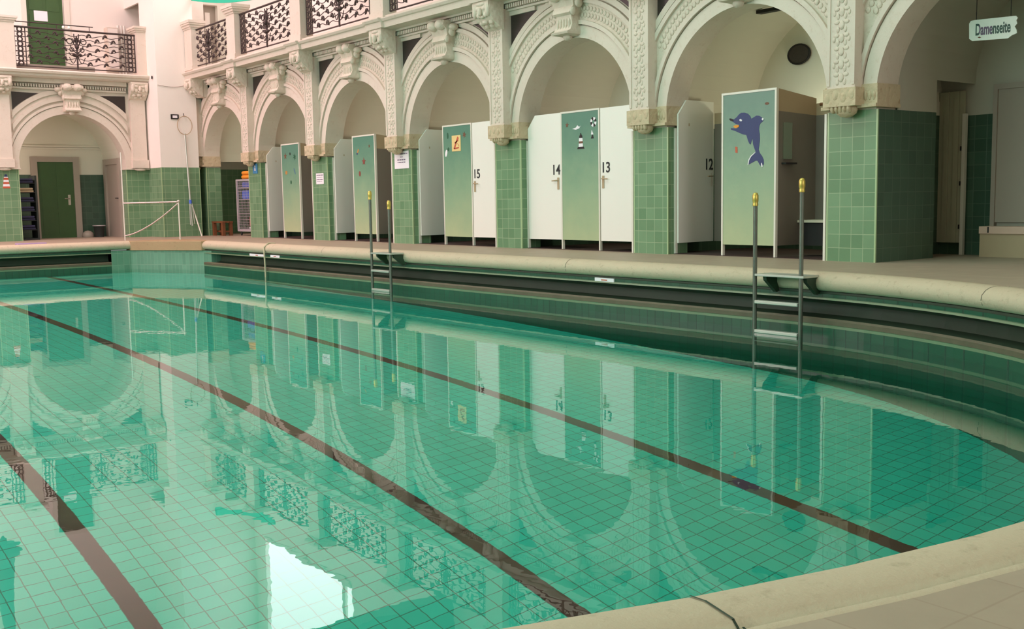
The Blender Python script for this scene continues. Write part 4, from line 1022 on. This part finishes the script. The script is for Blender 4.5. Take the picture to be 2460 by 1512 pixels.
# hanging sign
s = thing('hanging_sign', 'white enamel sign reading Damenseite, chipped, in the near right arch', 'sign', (0.84, 0.70, 2.25))
pl = [(-0.065, 2.44), (-0.03, 2.41), (0.36, 2.40), (0.40, 2.43), (0.455, 2.45), (0.45, 2.49), (0.43, 2.53), (0.455, 2.56), (0.445, 2.60), (0.46, 2.625), (0.44, 2.65), (0.0, 2.655), (-0.05, 2.65), (-0.07, 2.62)]
def ST(x, z): return (0.585+(x+0.07)*0.96, 2.255+(z-2.40)*0.85-0.03*(x+0.07))
mb = MB(); mb.xz([ST(*q) for q in pl], 0.70, 0.712); mb.build('plate', M['enamel'], s)
lt = text('lettering', 'Damenseite', 0.125, M['signink'], s, lambda x, y, z: (ST(0.195+x, 0)[0], 0.6985-z, ST(0.195+x, 2.53+y*1.5)[1]), 0.64, 0.001, weight=0.003)
lt.data.materials.append(M['ink'])
for p in lt.data.polygons:
    if -0.125 < p.center.x+0.84-ST(0.195, 0)[0]+0.02 < 0.01: p.material_index = 1
mb = MB(); mb.xz([ST(*q) for q in [(0.03, 2.445), (0.05, 2.435), (0.07, 2.44), (0.05, 2.455)]], 0.6985, 0.70); mb.build('chip', M['brownst'], s)
for x in (0.66, 1.02):
    mb = MB(); mb.tube([(x, 0.706, 2.46), (x, 0.706, 3.02 if x < 0.9 else 3.12)], 0.004, 5); mb.build('chain', M['dark'], s)

# near right passage behind the Damenseite arch
def passage():
    zc = 1.75
    mb = MB()
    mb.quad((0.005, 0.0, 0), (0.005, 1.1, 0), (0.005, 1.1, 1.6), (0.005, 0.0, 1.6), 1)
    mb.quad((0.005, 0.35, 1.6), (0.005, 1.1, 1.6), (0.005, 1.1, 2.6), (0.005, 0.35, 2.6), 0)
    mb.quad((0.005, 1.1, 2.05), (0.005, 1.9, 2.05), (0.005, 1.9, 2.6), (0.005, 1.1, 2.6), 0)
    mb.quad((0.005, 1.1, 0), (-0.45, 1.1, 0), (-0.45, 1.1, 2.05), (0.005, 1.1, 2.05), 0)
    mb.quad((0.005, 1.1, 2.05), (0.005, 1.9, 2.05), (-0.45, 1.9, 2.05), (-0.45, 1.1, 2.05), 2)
    mb.quad((-0.6, 1.9, 0), (0.26, 1.9, 0), (0.26, 1.9, 1.6), (-0.6, 1.9, 1.6), 1)
    mb.quad((0.26, 1.9, 0), (2.6, 1.9, 0), (2.6, 1.9, 1.6), (0.26, 1.9, 1.6), 0)
    mb.quad((-0.6, 1.9, 1.6), (2.6, 1.9, 1.6), (2.6, 1.9, 2.2), (-0.6, 1.9, 2.2), 0)
    mb.quad((0.005, 1.9, 2.2), (2.4, 1.9, 2.2), (2.4, 1.9, 3.2), (0.005, 1.9, 3.2), 0)
    mb.quad((2.4, 0.35, 0), (2.4, 1.9, 0), (2.4, 1.9, 3.0), (2.4, 0.35, 3.0), 0)
    pts = arcpts(1.2, 1.95, 1.2, PI, 0, 24)
    for p, q in zip(pts, pts[1:]): mb.add([(p[0], 0.35, p[1]), (q[0], 0.35, q[1]), (q[0], 1.9, q[1]), (p[0], 1.9, p[1])], [(0, 1, 2, 3)], 0, True)
    mb.build('passage_wall', [M['shadedplaster'], M['tile_shaded'], M['dark']], kind='structure')
    d = struct_root('door_6', (-0.27, 1.86, 0))
    for i in range(6):
        x0 = -0.46+i*0.062; mb = MB(); mb.box(x0, x0+0.058, 1.83+0.012*(i % 2), 1.87, 0.14, 1.88); mb.build('door_slat', M['slat'], d)
    mb = MB(); mb.box(-0.10, -0.06, 1.82, 1.87, 0, 1.62); mb.build('door_post', M['frame'], d)
    for z in (0.3, 0.8, 1.2):
        mb = MB(); mb.box(-0.115, -0.10, 1.81, 1.83, z, z+0.05); mb.build('hinge', M['dark'], d)
    d = struct_root('door_7', (0.9, 1.88, 0))
    mb = MB(); mb.box(0.30, 1.4, 1.86, 1.89, 0.38, 1.86); mb.build('door_leaf', M['greydoor'], d)
    mb = MB(); mb.box(0.25, 0.30, 1.84, 1.90, 0, 1.92); mb.box(0.30, 1.4, 1.84, 1.90, 1.86, 1.92); mb.build('door_frame', M['greydoor'], d)
    b = thing('low_bench', 'low beige bench with a pink seat board at the right edge', 'bench', (0.8, 1.66, 0))
    mb = MB(); mb.box(0.27, 1.5, 1.60, 1.84, 0, 0.26); mb.build('base', M['beige'], b)
    mb = MB(); mb.box(0.27, 1.5, 1.58, 1.84, 0.26, 0.34); mb.build('seat', M['pinkboard'], b)
    mb = MB(); mb.box(0.37, 0.385, 1.575, 1.58, 0.27, 0.335); mb.build('joint', M['dark'], b)
passage()

# ------------------------------------------------------------------ pool furniture
def ladder(x0, x1, hl, hr, label, loc):
    t = thing('pool_ladder', label, 'ladder', loc, 'pool ladders on the right edge')
    Y = -1.83
    for x, h in ((x0, hl), (x1, hr)):
        mb = MB(); mb.tube([(x, Y, -1.35), (x, Y, h-0.07)], 0.021, 10); rl = mb.build('rail', M['worn_steel'], t)
        mb = MB(); mb.lathe([(0.026, 0.0), (0.027, 0.02), (0.024, 0.03), (0.029, 0.05), (0.029, 0.10), (0.02, 0.122), (0.004, 0.128)], (x, Y, h-0.12), 12); mb.build('cap', M['brass'], rl)
    for z in (-0.285, -0.565, -0.845, -1.125):
        mb = MB(); mb.box(x0+0.018, x1-0.018, Y-0.03, Y+0.03, z-0.016, z+0.016); mb.build('step', M['steel'], t, bevel=0.006)
    mb = MB(); mb.box(x0+0.02, x1+0.05, Y-0.03, -1.628, -0.038, -0.016); mb.build('top_plate', M['steel'], t, bevel=0.004)
    for x in (x0+0.09, x1+0.02):
        mb = MB(); mb.yz([(Y+0.03, -0.039), (-1.645, -0.039), (-1.60, -0.19), (-1.64, -0.20), (Y+0.04, -0.08)], x-0.02, x+0.02); mb.build('bracket', M['gutter'], t)
ladder(-0.08, 0.455, 0.745, 0.868, 'steel pool ladder with brass caps in front of the dolphin booth, nearest', (0.19, -1.83, 0))
ladder(-7.285, -6.755, 0.882, 0.738, 'steel pool ladder with brass caps, the farther one, just left of the large white notice', (-7.02, -1.83, 0))

h = thing('hand_rail', 'polished steel hand rail with a bent lower bar at the pool corner', 'hand rail', (-16.3, -2.2, 0))
A = Vector((-16.585, -2.427, 0)); B = Vector((-15.54, -1.62, 0.01))
mb = MB(); mb.tube([A, A+Vector((0, 0, 1.86))], 0.014, 8); mb.build('tall_post', M['frame'], h)
mb = MB(); mb.tube([A+Vector((0, 0, 0.79)), B+Vector((0, 0, 0.79))], 0.018, 8); mb.build('upper_bar', M['chrome'], h)
mb = MB(); mb.tube([A.lerp(B, t)+Vector((0, 0, 0.10+0.67*t**1.5)) for t in [i/12 for i in range(13)]], 0.016, 8); mb.build('lower_bar', M['chrome'], h)
mb = MB(); mb.tube([B, B+Vector((0, 0, 0.79))], 0.016, 8); mb.build('post', M['frame'], h)
mb = MB(); mb.blob(B+Vector((0, 0, 0.80)), (0.04, 0.04, 0.03)); mb.build('joint', M['chrome'], h)
q = thing('rescue_pole', 'long rescue pole with a ring on top leaning on the corner pier', 'pole', (-17.85, -0.5, 0.27))
p0, p1 = Vector((-17.80, -0.47, 0.25)), Vector((-17.91, -0.505, 2.38))
mb = MB(); mb.tube([p0, p1], 0.020, 8); mb.build('shaft', M['steel'], q)
mb = MB(); mb.tube([(-17.885, -0.505+0.175*math.sin(2*PI*i/24), 2.56-0.0+0.21*math.cos(2*PI*i/24)) for i in range(24)], 0.009, 6, closed=True); mb.build('ring', M['beige'], q)
mb = MB(); mb.tube([p0.lerp(p1, 0.24), p0.lerp(p1, 0.28)], 0.034, 8); mb.build('grip', M['blue'], q)
mb = MB(); mb.tube([(-17.90, -0.505, 2.76), (-17.93, -0.505, 2.84)], 0.008, 6); mb.build('hook', M['dark'], q)
mb = MB(); mb.tube([p0+Vector((0.02, 0.05, 0.05)), p0.lerp(p1, 0.24)+Vector((0.02, 0.03, 0))], 0.009, 6)
mb.tube([p0+Vector((0.02, -0.05, 0.02)), p0.lerp(p1, 0.24)+Vector((0.02, -0.03, 0))], 0.009, 6); mb.build('stay', M['steel'], q)
mb = MB(); mb.tube([(-17.55, -0.35, 0.0), (-17.93, -0.40, 0.72)], 0.015, 8)
tag(mb.build('slim_post', M['frame'], loc=(-17.55, -0.35, 0)), 'slim steel post leaning on the pier right of the rescue pole', 'post')

# bench and mesh trolley in the far bay
b = thing('wooden_bench', 'low brown wooden bench in the far bay beside the trolley', 'bench', (-17.6, 0.18, 0))
for y in (0.09, 0.18, 0.27):
    mb = MB(); mb.box(-17.92, -17.28, y-0.04, y+0.04, 0.30, 0.335); mb.build('seat_slat', M['woodbench'], b)
for x in (-17.86, -17.34):
    for y in (0.09, 0.27):
        mb = MB(); mb.box(x-0.04, x+0.04, y-0.035, y+0.035, 0, 0.30); mb.build('leg', M['woodbench'], b)
    mb = MB(); mb.box(x-0.02, x+0.02, 0.125, 0.235, 0.08, 0.12); mb.build('stretcher', M['woodbench'], b)
mb = MB(); mb.box(-17.82, -17.38, 0.165, 0.195, 0.08, 0.12); mb.build('stretcher', M['woodbench'], b)
tx0, tx1, ty0, ty1 = -17.22, -16.50, 0.42, 0.86
t = thing('mesh_trolley', 'tall wire mesh trolley cupboard holding blue and red pool toys', 'trolley', (-16.86, 0.64, 0))
mb = MB()
for x in (tx0, tx1):
    for y in (ty0, ty1): mb.box(x-0.025, x+0.025, y-0.02, y+0.02, 0.10, 1.30)
for z in (0.12, 1.28):
    for y in (ty0, ty1): mb.box(tx0, tx1, y-0.018, y+0.018, z-0.02, z+0.02)
    for x in (tx0, tx1): mb.box(x-0.018, x+0.018, ty0, ty1, z-0.02, z+0.02)
mb.build('frame', M['mesh'], t)
mb = MB()
for i in range(1, 11): x = tx0+(tx1-tx0)*i/11; mb.tube([(x, ty0, 0.12), (x, ty0, 1.28)], 0.0035, 4)
for i in range(1, 18): z = 0.12+1.16*i/18; mb.tube([(tx0, ty0, z), (tx1, ty0, z)], 0.0035, 4)
mb.build('mesh_front', M['mesh'], t)
mb = MB()
for i in range(1, 9): y = ty0+(ty1-ty0)*i/9; mb.tube([(tx1, y, 0.12), (tx1, y, 1.28)], 0.005, 4)
for i in range(1, 24): z = 0.12+1.16*i/24; mb.tube([(tx1, ty0, z), (tx1, ty1, z)], 0.005, 4)
mb.build('mesh_side', M['mesh'], t)
mb = MB(); mb.box(tx0, tx1, ty1, ty1+0.01, 0.12, 1.28); mb.build('back', M['greydoor'], t)
for z in (0.14, 0.5, 0.83, 1.1):
    mb = MB(); mb.box(tx0, tx1, ty0+0.02, ty1, z, z+0.012); mb.build('shelf', M['mesh'], t)
for x in (tx0+0.06, tx1-0.06):
    for y in (ty0+0.04, ty1-0.04): mb = MB(); mb.blob((x, y, 0.05), (0.045, 0.022, 0.05), 10, 6); mb.build('caster', M['rubber'], t)
for nm, lab, m, x0, x1, z0, z1 in (('blue_crate', 'blue crate on the upper middle shelf of the mesh trolley', 'blue', -17.16, -16.58, 0.845, 1.05), ('blue_float', 'blue float pile on the top shelf of the mesh trolley', 'blue', -17.14, -16.62, 1.115, 1.24), ('pink_bottle', 'red bottle standing at the bottom of the mesh trolley', 'scarlet', -16.80, -16.66, 0.20, 0.45), ('white_bag', 'white bag beneath the red bottle in the mesh trolley', 'paper', -16.84, -16.62, 0.153, 0.20)):
    mb = MB(); mb.box(x0, x1, ty0+0.08, ty0+0.35, z0, z1); tag(mb.build(nm, M[m], loc=((x0+x1)/2, 0.64, z0), bevel=0.03), lab, nm.split('_')[1])
for i, (z, w) in enumerate(((1.305, 0.30), (1.395, 0.27))):
    mb = MB(); n = 20; mb.tube([(-16.80+w*math.cos(2*PI*j/n), 0.62+0.18*math.sin(2*PI*j/n), z+0.045) for j in range(n)], 0.045, 10, closed=True)
    tag(mb.build('orange_float', M['orange'], loc=(-16.80, 0.62, z)), ['lower orange float ring on top of the mesh trolley', 'upper orange float ring stacked on the mesh trolley'][i], 'float', 'orange floats on the trolley')

# markers, rope and small thing at the rim
for i, (x0, x1) in enumerate(((-12.15, -11.52), (-11.26, -10.9), (-2.62, -2.30))):
    mb = MB(); mb.box(x0, x1, -1.595, -1.575, -0.232, -0.186); p = mb.build('marker_plate', M['paper'], loc=((x0+x1)/2, -1.59, -0.21))
    tag(p, ['longer white marker plate below the coping, left of the rope', 'shorter white marker plate below the coping, right of the rope', 'small white marker plate below the coping in front of door twelve'][i], 'marker', 'white marker plates below the coping')
    mb = MB(); mb.box((x0+x1)/2-0.05, (x0+x1)/2+0.05, -1.597, -1.594, -0.215, -0.203); mb.build('print', M['red'], p)
mb = MB(); mb.tube([(-11.40, -1.42, 0.01), (-11.40, -1.56, 0.02), (-11.40, -1.645, -0.05), (-11.39, -1.65, -0.16), (-11.38, -1.645, -0.4), (-11.37, -1.65, -0.72)], 0.016, 7)
tag(mb.build('rope', M['rope'], loc=(-11.4, -1.5, 0)), 'pale rope hanging over the coping into the water', 'rope')
mb = MB(); mb.box(-16.25, -16.05, -4.7, -4.15, 0.005, 0.03)
tag(mb.build('ruler_board', M['lilac'], loc=(-16.15, -4.4, 0), bevel=0.006), 'lilac plastic strip lying on the end coping below the lighthouse', 'strip')

# ------------------------------------------------------------------ the rest of the shell
mb = MB(); mb.box(-23, 24, -16.2, -16.0, 0, 10.4); mb.build('wall_left', M['plaster'], kind='structure')
mb = MB(); mb.box(24, 24.2, -16, 3.2, 0, 10.4); mb.build('wall_near', M['plaster'], kind='structure')
mb = MB(); mb.box(3.0, 24, 0.36, 0.5, 0, 3.6); mb.build('wall_near_right', M['plaster'], kind='structure')
mb = MB(); mb.box(-23, 24, -16, 3.2, 10.4, 10.5); mb.build('ceiling', M['plaster'], kind='structure')
mb = MB(); mb.box(-10.0, -9.6, -16, 1.05, 5.55, 6.6); mb.build('added_dark_beam', M['granite'], kind='structure')  # unseen dark beam, added to darken the reflection in the water
L = thing('pendant_lamp', 'dark pendant lamp whose mirror image hangs in the water at the left edge', 'lamp', (-10.0, -6.55, 2.9))
mb = MB(); mb.tube([(-10.0, -6.55, 3.25), (-10.0, -6.55, 5.55)], [0.12, 0.03, ][0:2], 10); mb.build('stem', M['iron'], L)
mb = MB(); mb.lathe([(0.01, 2.86), (0.04, 2.92), (0.05, 2.99), (0.22, 3.03), (0.24, 3.10), (0.16, 3.17), (0.12, 3.26)], (-10.0, -6.55, 0), 18); mb.build('lamp_shade', M['iron'], L)
